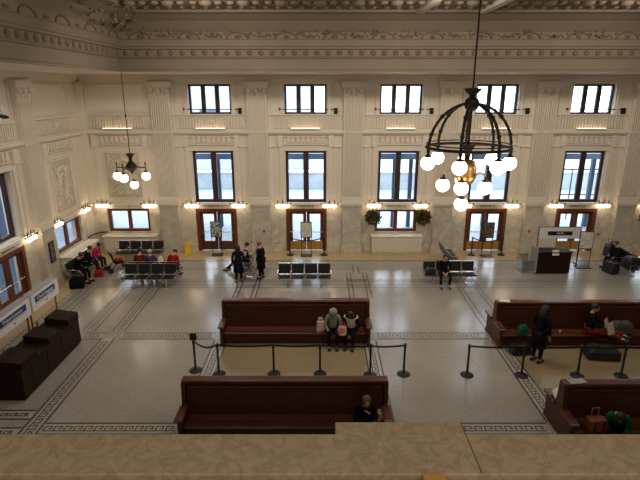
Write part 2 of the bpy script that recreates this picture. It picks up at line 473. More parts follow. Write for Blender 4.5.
# relief cartouche panels in the corner bays
mb = MB()
wallbox(mb, 'b', LBAY-.8, LBAY+.8, 2.85, 5.0, .02); wallbox(mb, 'l', LWIN-.8, LWIN+.8, 2.85, 5.0, .02)
mb.build('relief_panel', RELIEF_W, tr)
mb = MB()
for side, c in (('b', LBAY), ('l', LWIN)):
    def at(u, z, d=.05): return (c+u, W-d, z) if side == 'b' else (XL+d, c+u, z)
    mb.tube([at(.34*math.cos(t*PI/12), 3.85+.55*math.sin(t*PI/12)) for t in range(24)], .045, 6, cyc=True)
    mb.tube([at(.2*math.cos(t*PI/12), 3.85+.38*math.sin(t*PI/12)) for t in range(24)], .03, 6, cyc=True)
    for s in (-1, 1):
        mb.tube([at(s*(.15+.4*t/10), 4.55+.18*math.sin(t*.9)) for t in range(11)], .04, 6)
        mb.tube([at(s*(.12+.45*t/10), 3.15-.12*math.sin(t*.7)) for t in range(11)], .04, 6)
        for q in range(6): mb.ball(at(s*(.35+.06*math.sin(q*2)), 3.35+q*.2), .07, 6)
    for q in range(5): mb.ball(at(-.3+.15*q, 4.72-.05*abs(q-2)), .09, 6)
mb.build('cartouche', PLASTER_L, tr, smooth=True)

# ---- skirting
mb = MB()
us = [XL]+sorted(sum([[o[0]-.12, o[1]+.12] for o in back_openings() if o[2] == 0], []))+[XR]
for a, b in zip(us[::2], us[1::2]):
    mb.box(a, b, W-.08, W-.02, 0, .32); mb.box(a, b, W-.055, W-.02, .32, .4); mb.box(a, b, W-.05, W-.02, .46, .5)
mb.build('baseboard_back', MARBLE, kind='structure')
mb = MB()
for a, b in ((YS, LDOOR-1.15), (LDOOR+1.15, W-.08)):
    mb.box(XL+.02, XL+.08, a, b, 0, .32); mb.box(XL+.02, XL+.055, a, b, .32, .4)
mb.build('baseboard_left', MARBLE, kind='structure')

# ---- fluted pilasters
n = 4
def pilaster(side, c):
    global n
    root = structure('trim_%d' % n); n += 1
    mb = MB()   # pedestal
    wallbox(mb, side, c-.52, c+.52, 0, .34, .42); wallbox(mb, side, c-.49, c+.49, .34, .44, .38); wallbox(mb, side, c-.46, c+.46, .44, 2.4, .33)
    wallbox(mb, side, c-.5, c+.5, 2.4, 2.52, .38)
    mb.build('pedestal', MARBLE_G, root, bevel=.012)
    mb = MB()   # base mouldings + shaft
    wallbox(mb, side, c-.55, c+.55, 2.52, 2.66, .36); wallbox(mb, side, c-.53, c+.53, 2.66, 2.74, .33); wallbox(mb, side, c-.51, c+.51, 2.74, 2.86, .30)
    mb.build('shaft_base', PLASTER_L, root, bevel=.015)
    mb = MB(); wallbox(mb, side, c-.47, c+.47, 2.86, 7.6, .20)
    k = -.45
    while k < .44:
        wallbox(mb, side, c+k, c+k+.05, 2.95, 7.5, .29); k += .106
    mb.build('shaft', PLASTER_L, root)
    mb = MB(); wallbox(mb, side, c-.49, c+.49, 7.6, 7.68, .27); wallbox(mb, side, c-.47, c+.47, 7.68, 8.05, .26); wallbox(mb, side, c-.56, c+.56, 8.05, 8.18, .34); wallbox(mb, side, c-.6, c+.6, 8.18, 8.32, .38)
    for s in (-1, 0, 1):
        p = (c+s*.36, W-.3, 7.95) if side == 'b' else (XL+.3, c+s*.36, 7.95)
        mb.ball(p, .13, 8)
        p = (c+s*.2, W-.28, 7.78) if side == 'b' else (XL+.28, c+s*.2, 7.78)
        mb.ball(p, .09, 8, (1, 1, 1.3))
    mb.build('capital', PLASTER_L, root)
for c in PILS: pilaster('b', c)
for c in LPILS: pilaster('l', c)
# corner pilaster strip
mb = MB(); mb.box(XL, XL+.3, W-.3, W, 2.56, 8.32); mb.box(XL, XL+.36, W-.36, W, 8.0, 8.2); mb.build('trim_%d' % n, PLASTER_L, kind='structure'); n += 1

# ------------------------------------------------------------------ floor inlay
inl = structure('trim_%d' % n, (0,0,0)); n += 1
inl_t = MB(); inl_b = MB(); dark = MB(); lite = MB()
inl_b.rect(XL, XR, 22.95, W, .002); inl_b.rect(XL, -10.1, YS, 22.95, .002)
inl_t.rect(-3.05, 1.4, 10.7, 14.85, .002); inl_t.rect(6.15, 17, 10.7, 14.85, .002)
inl_b.build('buff_border', BUFF, inl, recalc=False); inl_t.build('tan_field', TAN, inl, recalc=False)
def key_strip(ax, c, a, b, w=.42, key=True):
    """ax 'x': strip runs along x at y=c"""
    def rr(M, u0, u1, v0, v1, z):
        if ax == 'x': M.rect(u0, u1, c+v0, c+v1, z)
        else: M.rect(c+v0, c+v1, u0, u1, z)
    h = w/2
    rr(lite, a, b, -h+.05, h-.05, .004)
    for s in (-1, 1):
        rr(dark, a, b, s*h-.02, s*h+.02, .006)
    if key:
        t = .034; u = .25; g = h-.11
        x = a+.05
        while x+u <= b:
            rr(dark, x, x+t, -g, g, .0065)
            rr(dark, x+t, x+.8*u, g-t, g, .0065)
            rr(dark, x+.8*u-t, x+.8*u, -.02, g-t, .0065)
            rr(dark, x+.42*u, x+.8*u-t, -.02, -.02+t, .0065)
            rr(dark, x+t, x+u, -g, -g+t, .0065)
            x += u
def lines(ax, c, a, b, offs):
    for v in offs:
        if ax == 'x': dark.rect(a, b, c+v-.02, c+v+.02, .0062)
        else: dark.rect(c+v-.02, c+v+.02, a, b, .0062)
key_strip('y', -7.1, 8.5, 15.0); key_strip('y', -6.95, 15.5, 19.4, .4, True); key_strip('y', -8.0, 15.5, 19.4, .4, True)
key_strip('x', 10.9, -9.5, -7.35, .36); key_strip('x', 10.35, -6.85, -3.55)
key_strip('x', 10.2, -9.5, -7.35, .36)
for x in (-3.3, 1.65, 5.9):
    key_strip('y', x, 8.5, 10.1); key_strip('y', x, 10.6, 14.85)
key_strip('x', 10.35, 2.0, 5.65); key_strip('x', 10.35, -3.05, 1.4)
key_strip('x', 15.15, -6.7, -3.55); key_strip('x', 15.15, 1.9, 5.65); key_strip('x', 15.15, -8, -7.3)
key_strip('x', 15.15, -3.05, 1.4); key_strip('x', 15.15, 6.15, 16)
lines('x', 19.8, -10, 16, (-.33, 0, .3, .5)); lines('x', 21.7, -10, 16, (0,))
lines('y', -9.9, 9, 22.5, (0, .25, .5))
for x in (-3.05, 1.65, 6.25):
    for s in (-.45, -.28, .28, .45): lines('y', x+s, 18.3, 21.2, (0,))
    for s in (-.45, -.28, .28, .45): lines('x', 19.9+s*1.0, x-.45, x+.45, (0,))
    lines('y', x, 21.2, 22.1, (-.12, .12)); lines('x', 22.1, x-.5, x+.5, (0,))
for s in (-.5, -.3, .3, .5): lines('y', 6.25, 15.5, 18.3, (s,))
# mosaic band at the foot of the back wall
lite.rect(-10, 18, 22.45, 22.95, .0035)
x = -10
while x < 18:
    dark.rect(x, x+.05, 22.66, 22.86, .0062); dark.rect(x+.05, x+.13, 22.66, 22.71, .0062); dark.rect(x+.13, x+.18, 22.66, 22.86, .0062); x += .27
lines('x', 22.95, -10, 18, (0,))
y = 9
while y < 22.4:
    dark.rect(-10.28, -10.15, y, y+.05, .0062); dark.rect(-10.2, -10.15, y, y+.15, .0062); y += .25
lite.build('key_ground', LIGHTT, inl, recalc=False); dark.build('greek_key_lines', DARKT, inl, recalc=False)

# ------------------------------------------------------------------ windows
nw = 1
def local_frame(side, c):
    """empty whose local +x runs along the wall, local y=0 on wall face, +y outwards"""
    return ((c, W, 0), 0) if side == 'b' else ((XL, c, 0), PI/2)
def window(side, c, hw, z0, z1, muls, fw, m, mw=.12, sill=None, opener=False, d=.22):
    global nw
    loc, rz = local_frame(side, c)
    r = structure('window_%d' % nw, loc, rz); nw += 1
    mb = MB()
    mb.box(-hw, -hw+fw, d, d+.14, z0, z1); mb.box(hw-fw, hw, d, d+.14, z0, z1)
    mb.box(-hw+fw, hw-fw, d, d+.14, z0, z0+fw); mb.box(-hw+fw, hw-fw, d, d+.14, z1-fw, z1)
    mb.build('window_frame', m, r, bevel=.01)
    for x in muls:
        mb = MB(); mb.box(x-mw/2, x+mw/2, d+.01, d+.13, z0+fw, z1-fw); mb.build('mullion', m, r, bevel=.01)
    edges = [-hw+fw] + sum([[x-mw/2, x+mw/2] for x in muls], []) + [hw-fw]
    for a, b in zip(edges[::2], edges[1::2]):
        mb = MB(); mb.quad([(a, d+.07, z0+fw), (b, d+.07, z0+fw), (b, d+.07, z1-fw), (a, d+.07, z1-fw)]); mb.build('pane', GLASS, r)
    if opener:
        mb = MB(); mb.bar((-1.2, -.06, z0+.24), (1.45, -.06, z0+.24), .022, 6); mb.build('opener_rod', BRONZE, r)
        mb = MB(); mb.box(1.36, 1.52, -.12, 0, z0+.02, z0+.3); mb.box(-1.25, -1.17, -.08, 0, z0+.2, z0+.3); mb.build('rod_bracket', BRONZE, r)
    return r
for i, c in enumerate(BAYS):
    window('b', c, 1.01, 6.84, 8.22, (-.33, .33), .10, WINF, .21, opener=True)
    window('b', c, 1.0, 2.55, 5.14, (0,), .14, WINF, .27, d=.12)
    if i in (2, 5): window('b', c, 1.07, 1.0, 2.18, (0,), .15, DOORF, .2)
window('b', LBAY, 1.06, 1.03, 2.24, (0,), .15, DOORF, .18, d=.1)
window('l', LDOOR, .97, 2.60, 5.13, (0,), .14, WINF, .27)
window('l', LDOOR, 1.01, 6.90, 8.22, (-.33, .33), .09, WINF, .15)
window('l', LWIN, 1.2, 1.0, 2.27, (0,), .15, DOORF, .18, d=.1)

# ------------------------------------------------------------------ doors with gate lettering
GOLD = mat('gate_letters', (.12, .085, .05), .5)
nd = 1
def door(side, c, gate, kick=None):
    global nd
    loc, rz = local_frame(side, c)
    r = structure('door_%d' % nd, loc, rz); nd += 1
    mb = MB(); mb.box(-1.03, -.86, .0, .3, 0, 2.24); mb.box(.86, 1.03, .0, .3, 0, 2.24); mb.box(-.86, .86, .0, .3, 2.06, 2.24)
    mb.build('door_frame', DOORF, r, bevel=.015)
    for s in (-1, 1):
        leaf = MB(); a, b = (-.86, -.01) if s < 0 else (.01, .86)
        leaf.box(a, a+.16, .12, .19, .02, 2.05); leaf.box(b-.16, b, .12, .19, .02, 2.05)
        leaf.box(a+.16, b-.16, .12, .19, 1.93, 2.05); leaf.box(a+.16, b-.16, .12, .19, .02, .5)
        lf = leaf.build('door_leaf', DOORW, r, bevel=.01)
        g = MB(); g.quad([(a+.16, .155, .5), (b-.16, .155, .5), (b-.16, .155, 1.93), (a+.16, .155, 1.93)]); g.build('pane', GLASS, lf)
        p = MB(); p.bar((a+.05, .06, 1.0), (b-.05, .06, 1.0), .022, 8); p.bar((a+.08, .06, 1.0), (a+.08, .12, 1.0), .016, 6); p.bar((b-.08, .06, 1.0), (b-.08, .12, 1.0), .016, 6)
        p.build('push_bar', CHROME, lf)
        if kick:
            k = MB(); k.box(a+.03, b-.03, .11, .12, .03, .5); k.build('kick_panel', BRASSW, lf)
    text('GATE %d' % gate, .23, GOLD, r, (0, -.025, 2.385), (PI/2, 0, 0))
    return r
door('b', BAYS[0], 5); door('b', BAYS[1], 4, 1); door('b', BAYS[3], 3, 1); door('b', BAYS[4], 2, 1); door('l', LDOOR, 6)

# ------------------------------------------------------------------ things on the walls
def sconce(side, c, label, first=[None]):
    loc, rz = ((c, W-.02, 2.45), 0) if side == 'b' else ((XL+.02, c, 2.45), PI/2)
    if first[0] is not None: return dup(first[0], loc, rz, label)
    r = thing('wall_sconce', label, 'wall lamp', loc, rz, 'bronze three-light wall sconces')
    mb = MB(); mb.box(-.07, .07, -.05, 0, -.06, .14); mb.bar((0, -.03, .06), (0, -.2, .08), .02, 8); mb.build('wall_bracket', BRONZE, r, bevel=.01)
    mb = MB(); mb.bar((-.42, -.2, .08), (.42, -.2, .08), .026, 8); mb.ball((-.42, -.2, .08), .042, 8); mb.ball((.42, -.2, .08), .042, 8)
    mb.build('crossbar', BRONZE, r, smooth=True)
    for x in (-.24, 0, .24):
        mb = MB(); mb.lathe([(.028, .0), (.016, .06), (.026, .09), (.006, .2 if x else .26)], (x, -.2, .09), 8); mb.build('finial', BRONZE, r, smooth=True)
        mb = MB(); mb.lathe([(.03, 0), (.06, -.02), (.085, -.07), (.086, -.12), (.06, -.15), (.02, -.16)], (x, -.2, .06), 12)
        mb.build('lamp_shade', CUP, r, smooth=True)
    first[0] = r
    return r
nm = ['gate 5 door', 'gate 4 door', 'wreath window between gates 4 and 3', 'gate 3 door', 'gate 2 door', 'wreath window at the right end of the hall']
for c, s in zip(BAYS, nm):
    if c > 17: sconce('b', c-1.17, 'lit bronze wall sconce left of the ' + s); continue
    sconce('b', c-1.17, 'lit bronze wall sconce left of the ' + s); sconce('b', c+1.17, 'lit bronze wall sconce right of the ' + s)
sconce('b', LBAY-1.17, 'lit bronze sconce left of the low back window beside the corner'); sconce('b', LBAY+1.17, 'lit bronze sconce right of the low back window beside the corner')
sconce('l', 18.55, 'lit bronze sconce beside the gate 6 door on the side wall')
sconce('l', 20.6, 'lit bronze sconce on the near side of the low side wall window')
sconce('l', 23.25, 'lit bronze sconce on the far side of the low side wall window')

# linear uplights on the belt course
ul = None
names = ['gate 5', 'gate 4', 'wreath', 'gate 3', 'gate 2']
for c, s in list(zip(BAYS[:5], names)) + [(LBAY, 'corner')]:
    lab = 'thin lit strip lamp on the ledge above the %s %s' % (s, 'bay' if s in ('corner', 'wreath') else 'window')
    if ul is None:
        ul = thing('strip_lamp', lab, 'wall lamp', (c, W-.12, 6.16), 0, 'lit strip lamps on the belt course')
        mb = MB(); mb.box(-.7, .7, -.12, 0, 0, .035); mb.build('housing', PLASTER_L, ul)
        mb = MB(); mb.box(-.68, .68, -.11, -.02, .035, .06); mb.build('diffuser', UPL, ul)
    else: dup(ul, (c, W-.12, 6.16), 0, lab)

# wreaths
def wreath(x, label, first=[None]):
    loc = (x, W-.52, 1.93)
    if first[0] is not None: return dup(first[0], loc, 0, label)
    r = thing('wreath', label, 'wreath', loc, 0, 'leafy wreaths hung beside the low windows')
    mb = MB(); rnd = random.Random(3)
    mb.tube([(.25*math.cos(t*PI/12), 0, .25*math.sin(t*PI/12)) for t in range(24)], .12, 8, cyc=True)
    for k in range(620):
        a = rnd.random()*2*PI; rr = .24+rnd.uniform(-.20, .16)
        p = Vector((rr*math.cos(a), rnd.uniform(-.17, .02), rr*math.sin(a)))
        d = Vector((rnd.uniform(-1,1), rnd.uniform(-1,.2), rnd.uniform(-1,1))).normalized(); q = d.cross(Vector((rnd.random(), .3, rnd.random()))).normalized()
        mb.quad([p, p+d*.06+q*.03, p+d*.13, p+d*.06-q*.03])
    for k in range(26):
        a = rnd.random()*2*PI; rr = .25+rnd.uniform(-.1, .1); mb.ball((rr*math.cos(a), -.15, rr*math.sin(a)), .02, 6, mi=1)
    mb.build('foliage', [LEAF, BERRY], r, recalc=False)
    mb = MB(); mb.cbox((-.05, -.16, -.2), (.14, .03, .07), ry=.5); mb.cbox((.05, -.16, -.2), (.14, .03, .07), ry=-.5); mb.build('bow', BERRY, r, bevel=.01)
    mb = MB(); mb.bar((0, 0, .2), (0, .44, .35), .012, 6); mb.build('hanger', BRONZE, r)
    first[0] = r
wreath(BAYS[2]-1.24, 'round dark leafy wreath at the left side of the low middle window')
wreath(BAYS[2]+1.22, 'round dark leafy wreath at the right side of the low middle window')
wreath(BAYS[5]-1.3, 'round dark leafy wreath beyond the gate 2 door at the picture edge')

# fire alarm call points
fa = thing('alarm_call_point', 'small round red alarm button on pedestal between gates 5 and 4', 'fire alarm', (PILS[1]+.15, W-.33, 1.15), 0, 'red alarm buttons on the pilaster pedestals')
mb = MB(); mb.box(-.06, .06, -.03, 0, -.06, .06); mb.build('back_plate', RED, fa, bevel=.01)
mb = MB(); mb.lathe([(.055, 0), (.05, .03), (.02, .04)], (0, -.03, 0), 12, Matrix.Rotation(PI/2, 4, 'X')); mb.build('button', RED, fa)
dup(fa, (PILS[4]-.15, W-.33, 1.15), 0, 'small round red alarm button on pedestal between gates 3 and 2')
dup(fa, (14.2, W-.02, .9), 0, 'small round red alarm button on the marble right of the gate 2 door')

# radiator cabinets
def radiator(label, loc, rz, L, first=None):
    r = thing('radiator_cabinet', label, 'radiator cover', loc, rz)
    mb = MB(); mb.box(-L/2, L/2, -.5, 0, .1, .9); mb.build('casing', WHITE, r, bevel=.015)
    mb = MB(); mb.box(-L/2-.05, L/2+.05, -.56, 0, .9, .96); mb.build('top_slab', WHITE, r, bevel=.015)
    mb = MB(); mb.box(-L/2+.04, L/2-.04, -.46, 0, 0, .1); mb.build('plinth', MARBLE_G, r)
    mb = MB()
    k = -L/2+.1
    while k < L/2-.12:
        mb.box(k, k+.025, -.515, -.5, .2, .78); k += .06
    mb.build('grille', mat('enamel_shade', (.68, .62, .5), .6), r)
    return r
radiator('long cream radiator cabinet under the wreathed middle window', (3.86, W-.06, 0), 0, 2.5)
radiator('cream radiator cabinet behind the far row of seats in the corner', (-9.55, W-.06, 0), 0, 2.6)
radiator('cream radiator cabinet along the side wall under its low window', (XL+.06, 21.95, 0), PI/2, 2.7)
# curved pipe in the corner joining the cabinets
mb = MB(); mb.tube([(XL+.12, 23.3, 1.05)] + [(XL+.65-.53*math.cos(t*PI/16), W-.65+.53*math.sin(t*PI/16), 1.05) for t in range(9)] + [(-10.85, W-.12, 1.05)], .03, 8)
tag(mb.build('heating_pipe', BRONZE, smooth=True), 'dark bent pipe turning the corner between two cream cabinets', 'pipe')

# framed notice and small camera on the left wall
r = thing('framed_notice', 'narrow dark framed notice on the side wall pedestal', 'notice', (XL+.35, 19.55, 1.1), PI/2)
mb = MB(); mb.box(-.2, .2, -.035, 0, 0, .9); mb.build('frame', BLACKM, r, bevel=.01)
mb = MB(); mb.box(-.16, .16, -.04, -.035, .05, .85); mb.build('sheet', POSTER, r)
r = thing('security_camera', 'small dark camera high on the side wall at picture edge', 'security camera', (XL+.02, 17.95, 7.05), PI/2)
mb = MB(); mb.bar((0, 0, 0), (0, -.18, .02), .03, 8); mb.build('mount', BLACKM, r)
mb = MB(); mb.cbox((0, -.28, .03), (.13, .28, .13), rx=.2); mb.lathe([(.05, 0), (.045, .06)], (0, -.44, 0), 10, Matrix.Rotation(PI/2, 4, 'X')); mb.build('housing', BLACKM, r, bevel=.02)

# ------------------------------------------------------------------ chandeliers
def globe(parent, p, r, mouth=.06, holder=True):
    g = MB(); g.ball(p, r, 20); g = g.build('globe', GLOBE, parent, smooth=True)
    if holder:
        h = MB(); h.lathe([(r*.55, r*.80), (r*.5, r*1.02), (r*.22, r*1.15), (r*.15, r*1.5)], p, 12); h.build('globe_holder', BRONZE, g, smooth=True)
    return g
CY = 13.0
ch = thing('chandelier', 'large dome shaped bronze chandelier with many lit globes', 'chandelier', (3.83, CY, 0))
mb = MB(); mb.bar((0, 0, 7.8), (0, 0, CEIL-.02), .022, 6)
k = 8.3
mb.build('hanging_rod', BRONZE, ch)
mb = MB(); mb.lathe([(.05, 8.03), (.22, 8.01), (.2, 7.96), (.07, 7.84), (.06, 7.78)], n=16); mb.ball((0, 0, 7.64), .19, 14); mb.build('hub', BRONZE, ch, smooth=True)
RZ, RR = 6.55, 1.06
mb = MB(); mb.tube([(RR*math.cos(t*PI/24), RR*math.sin(t*PI/24), RZ) for t in range(48)], .04, 8, cyc=True)
mb.tube([(RR*math.cos(t*PI/24), RR*math.sin(t*PI/24), RZ+.09) for t in range(48)], .016, 6, cyc=True); mb.build('ring', BRONZE, ch, smooth=True)
for a in [R(q) for q in (188, 245, 297, 350, 36, 77, 122)]:
    mb = MB(); pts = []
    for t in range(11):
        u = t/10*PI/2; pts.append((math.sin(u)*RR*math.cos(a), math.sin(u)*RR*math.sin(a), RZ + (7.66-RZ)*math.cos(u)))
    mb.tube(pts, .038, 6)
    for t in (5, 8): mb.ball(pts[t], .06, 8)
    mb.bar(pts[-1], (pts[-1][0], pts[-1][1], RZ-.12), .05, 8)
    mb.build('rib', BRONZE, ch, smooth=True)
    globe(ch, Vector((pts[-1][0], pts[-1][1], RZ-.38)), .182)
mb = MB(); mb.bar((0, 0, 6.5), (0, 0, 7.7), .035, 8); mb.lathe([(.2, 6.62), (.16, 6.55), (.08, 6.4), (.07, 6.2)], n=14); mb.build('stem', BRONZE, ch, smooth=True)
mb = MB(); mb.lathe([(.06, 6.25), (.2, 6.2), (.27, 6.02), (.25, 5.85), (.27, 5.8), (.2, 5.65), (.08, 5.52), (.06, 5.3)], n=18); mb.build('body', BRASS, ch, smooth=True)
for a in [R(q) for q in (190, 246, 306, 82)]:
    mb = MB(); e = Vector((.62*math.cos(a), .62*math.sin(a), 5.84))
    mb.tube([(.24*math.cos(a), .24*math.sin(a), 5.82), (.42*math.cos(a), .42*math.sin(a), 5.95), (.56*math.cos(a), .56*math.sin(a), 5.93), e], .024, 6); mb.build('lower_arm', BRASS, ch, smooth=True)
    globe(ch, e+Vector((0, 0, -.25)), .18)
globe(ch, Vector((-.06, 0, 5.05)), .18)

c2 = thing('pendant_chandelier', 'small bronze four globe chandelier hanging before the corner', 'chandelier', (-8.36, 22.0, 0))
mb = MB(); mb.bar((0, 0, 5.2), (0, 0, ATT), .016, 6); mb.ball((0, 0, 6.9), .05, 8); mb.build('hanging_rod', BRONZE, c2)
mb = MB(); mb.lathe([(.05, 5.3), (.19, 5.28), (.14, 5.2), (.07, 5.1), (.08, 4.95), (.17, 4.85), (.25, 4.72), (.22, 4.6), (.1, 4.5), (.05, 4.4)], n=16); mb.build('body', BRONZE, c2, smooth=True)
for k in range(3):
    a = R((182, 258, 356)[k])
    p = Vector((.64*math.cos(a), .64*math.sin(a), 4.68))
    mb = MB(); mb.tube([(.2*math.cos(a), .2*math.sin(a), 4.7), p, p+Vector((0, 0, -.1))], .026, 6); mb.bar(p, p+Vector((0, 0, .2)), .022, 6); mb.ball(p+Vector((0, 0, .2)), .04, 8); mb.build('arm', BRONZE, c2, smooth=True)
    globe(c2, p+Vector((0, 0, -.38)), .185)
globe(c2, Vector((.06, 0, 3.9)), .18)

# ------------------------------------------------------------------ benches (double sided, high backed)
def bench(label, x0, x1, y, right_end=True):
    """y = plane of the central back"""
    r = thing('station_bench', label, 'bench', ((x0+x1)/2, y, 0))
    h = (x1-x0)/2
    mb = MB(); mb.prism([(-.13, .42), (.13, .42), (.05, 1.3), (-.05, 1.3)], 'x', -h+.1, h-.1)
    mb.build('backrest', WOOD, r)
    for s in (-1, 1):
        mb = MB(); mb.box(-h+.16, h-.16, s*.078-.012, s*.078+.012, 1.16, 1.22); mb.build('back_moulding', WOOD_T, r, bevel=.008)
    mb = MB(); mb.prism([(-.11, 1.3), (.11, 1.3), (.13, 1.34), (.11, 1.38), (-.11, 1.38), (-.13, 1.34)], 'x', -h, h); mb.build('top_rail', WOOD_T, r, bevel=.01)
    for s in (-1, 1):
        mb = MB(); mb.prism([(s*.12, .44), (s*.12, .47), (s*.3, .43), (s*.58, .45), (s*.62, .42), (s*.58, .39), (s*.12, .39)], 'x', -h+.1, h-.1); mb.build('seat', WOOD, r, bevel=.01)
        mb = MB(); mb.box(-h+.1, h-.1, min(s*.42, s*.48), max(s*.42, s*.48), .05, .39); mb.build('seat_front', WOOD, r)
    for s in (-1, 1):
        poly = [(-.68, 0), (.68, 0), (.68, .12), (.64, .2), (.66, .66), (.26, .68), (.18, .8), (.15, 1.1), (.13, 1.34), (-.13, 1.34), (-.15, 1.1), (-.18, .8), (-.26, .68), (-.66, .66), (-.64, .2), (-.68, .12)]
        mb = MB(); mb.prism(poly, 'x', s*h-.05 - s*.04, s*h+.05 - s*.04); mb.build('end_panel', WOOD, r, bevel=.015)
        for q in (-1, 1):
            mb = MB(); mb.prism([(q*.15, .66), (q*.72, .66), (q*.75, .69), (q*.72, .72), (q*.15, .74)], 'x', s*h-.1-s*.04, s*h+.1-s*.04); mb.build('arm_cap', WOOD_T, r, bevel=.012)
    mb = MB(); mb.box(-h+.1, h-.1, -.42, .42, 0, .05); mb.build('plinth', KIOSKW, r)
    return r
bench('long dark wooden high-backed bench behind the barrier posts, centre of hall', -3.22, 1.62, 15.1)
bench('long dark wooden high-backed bench just beyond the stone parapet, centre of hall', -3.3, 1.62, 10.42)
bench('long wooden high-backed bench with a newspaper reader, on the right', 5.75, 12.0, 14.95)
bench('long wooden high-backed bench with a white cloth on its end, nearest on the right', 5.75, 12.0, 10.28)

# ------------------------------------------------------------------ beam seating
def seat_row_proto(label, loc, rz):
    r = thing('seat_row', label, 'seat row', loc, rz, 'black four-seat rows on chrome frames')
    mb = MB(); mb.box(-1.12, 1.12, -.03, .05, .30, .36); mb.build('beam', CHROME, r)
    for k in range(4):
        x = -.84+.56*k
        mb = MB(); mb.cbox((x, -.04, .425), (.49, .46, .06), rx=-.06); mb.build('seat', BLACK, r, bevel=.02)
        mb = MB(); mb.cbox((x, .27, .68), (.49, .05, .42), rx=-.2); b = mb.build('backrest', BLACK, r, bevel=.02)
        mb = MB()
        for q in (-.255, .255):
            mb.tube([(x+q, -.22, .4), (x+q, .2, .41), (x+q, .25, .5), (x+q, .335, .9)], .014, 6)
        mb.bar((x-.255, .335, .9), (x+.255, .335, .9), .014, 6); mb.bar((x-.255, .22, .44), (x+.255, .22, .44), .016, 6)
        mb.build('seat_frame', CHROME, r)
    for k in range(5):
        x = -1.12+.56*k
        mb = MB(); mb.box(x-.025, x+.025, -.24, .2, .62, .645); mb.bar((x, -.2, .36), (x, -.2, .62), .014, 6); mb.bar((x, .18, .36), (x, .18, .62), .014, 6); mb.build('armrest', CHROME, r, bevel=.006)
    for x in (-.7, .7):
        mb = MB(); mb.bar((x, .01, .06), (x, .01, .31), .028, 8); mb.tube([(x, -.32, .02), (x, 0, .08), (x, .32, .02)], .022, 6); mb.build('leg', CHROME, r)
    return r
row0 = seat_row_proto('empty row of four black seats facing us behind the centre bench', (-.66, 19.65, 0), 0)
rowM = dup(row0, (5.55, 19.95, 0), 0, 'black seat row holding a lone seated man in black')
rowN = dup(row0, (-7.2, 19.6, 0), 0, 'empty black seat row facing us in front of the red and purple coats')
rowP = dup(row0, (-7.2, 20.5, 0), PI, 'black seat row facing the wall holding the red and purple coated people')
rowF = dup(row0, (-8.75, 22.95, 0), 0, 'empty black seat row in front of the corner radiator cabinet')
rowD = dup(row0, (-3.3, 21.3, 0), -PI/2, 'black seat row seen end-on below the gap between gates 5 and 4')
rowE = dup(row0, (6.15, 22.2, 0), PI/2, 'black seat row seen end-on behind the lone seated man')
rowR = dup(row0, (13.75, 21.5, 0), -PI/2, 'black seat row at the right edge of the picture')
rowW = dup(row0, (-10.5, 20.95, 0), PI/2, 'black seat row along the side wall cabinet')

# ------------------------------------------------------------------ barrier posts
def stanchion(label, x, y, to=None, sag=.10, h=1.0, head=False, name='barrier_post', group='black belt barrier posts'):
    r = thing(name, label, 'barrier post', (x, y, 0), 0, group)
    mb = MB(); mb.lathe([(.19, 0), (.19, .02), (.16, .045), (.05, .06), (.03, .075)], n=20); mb.build('base', BLACKM, r)
    mb = MB(); mb.bar((0, 0, .06), (0, 0, h-.1), .032, 10); mb.build('pole', BLACKM, r, smooth=False)
    mb = MB(); mb.lathe([(.042, h-.12), (.045, h-.01), (.035, h)], n=12); mb.build('belt_head', BLACKM, r)
    if to:
        dx, dy = to[0]-x, to[1]-y; mb = MB(); n = 10
        L = math.hypot(dx, dy); ux, uy = dx/L, dy/L
        for k in range(n):
            def P(t): 
                q = .05+t*(L-.1); return (ux*q, uy*q, h-.06-sag*4*t*(1-t))
            a, b = P(k/n), P((k+1)/n)
            mb.quad([(a[0], a[1], a[2]-.03), (b[0], b[1], b[2]-.03), (b[0], b[1], b[2]+.03), (a[0], a[1], a[2]+.03)])
        mb.build('belt', BLACKM, r, recalc=False)
    if head:
        mb = MB(); mb.box(-.10, .10, -.02, .02, h, h+.22); mb.build('sign_holder', BLACKM, r, bevel=.01)
    return r
S = [(-3.69, 13.0), (-2.96, 12.8), (-1.35, 12.8), (0, 12.8), (1.46, 12.75), (2.45, 12.8)]
lab = ['black barrier post with a sign holder on top, first of the centre line', 'black barrier post just left of the near centre bench, second in line', 'black barrier post third from the sign holder in the centre line',
       'black barrier post before the two people on the centre bench', 'black barrier post at the right end of the centre bench', 'black barrier post ending the centre line on open floor']
for i, p in enumerate(S): stanchion(lab[i], p[0], p[1], S[i+1] if i < 5 else None, .12 if i in (0,) else .03, head=(i == 0))
S = [(4.29, 12.75), (5.87, 12.72), (7.49, 12.7), (8.75, 12.68), (10.6, 12.68)]
lab = ['black barrier post starting the right-hand line on open floor', 'black barrier post beside the standing person in a dark coat', 'black barrier post between the standing person and the newspaper reader',
       'black barrier post in front of the newspaper reader', 'black barrier post beyond the picture edge']
for i, p in enumerate(S[:4]): stanchion(lab[i], p[0], p[1], S[i+1], .03)
G = 'rope barriers at the gate doors'
stanchion('dark barrier post left of the pale poster at gate 4', -1.5, 23.75, (.2, 23.8), .16, .95, group=G); stanchion('dark barrier post right of the pale poster at gate 4', .2, 23.75, None, group=G, h=.95)
stanchion('dark barrier post left of the dark poster at gate 3', 7.62, 23.75, (9.12, 23.8), .2, .95, group=G); stanchion('dark barrier post right of the dark poster at gate 3', 9.12, 23.75, None, group=G, h=.95)

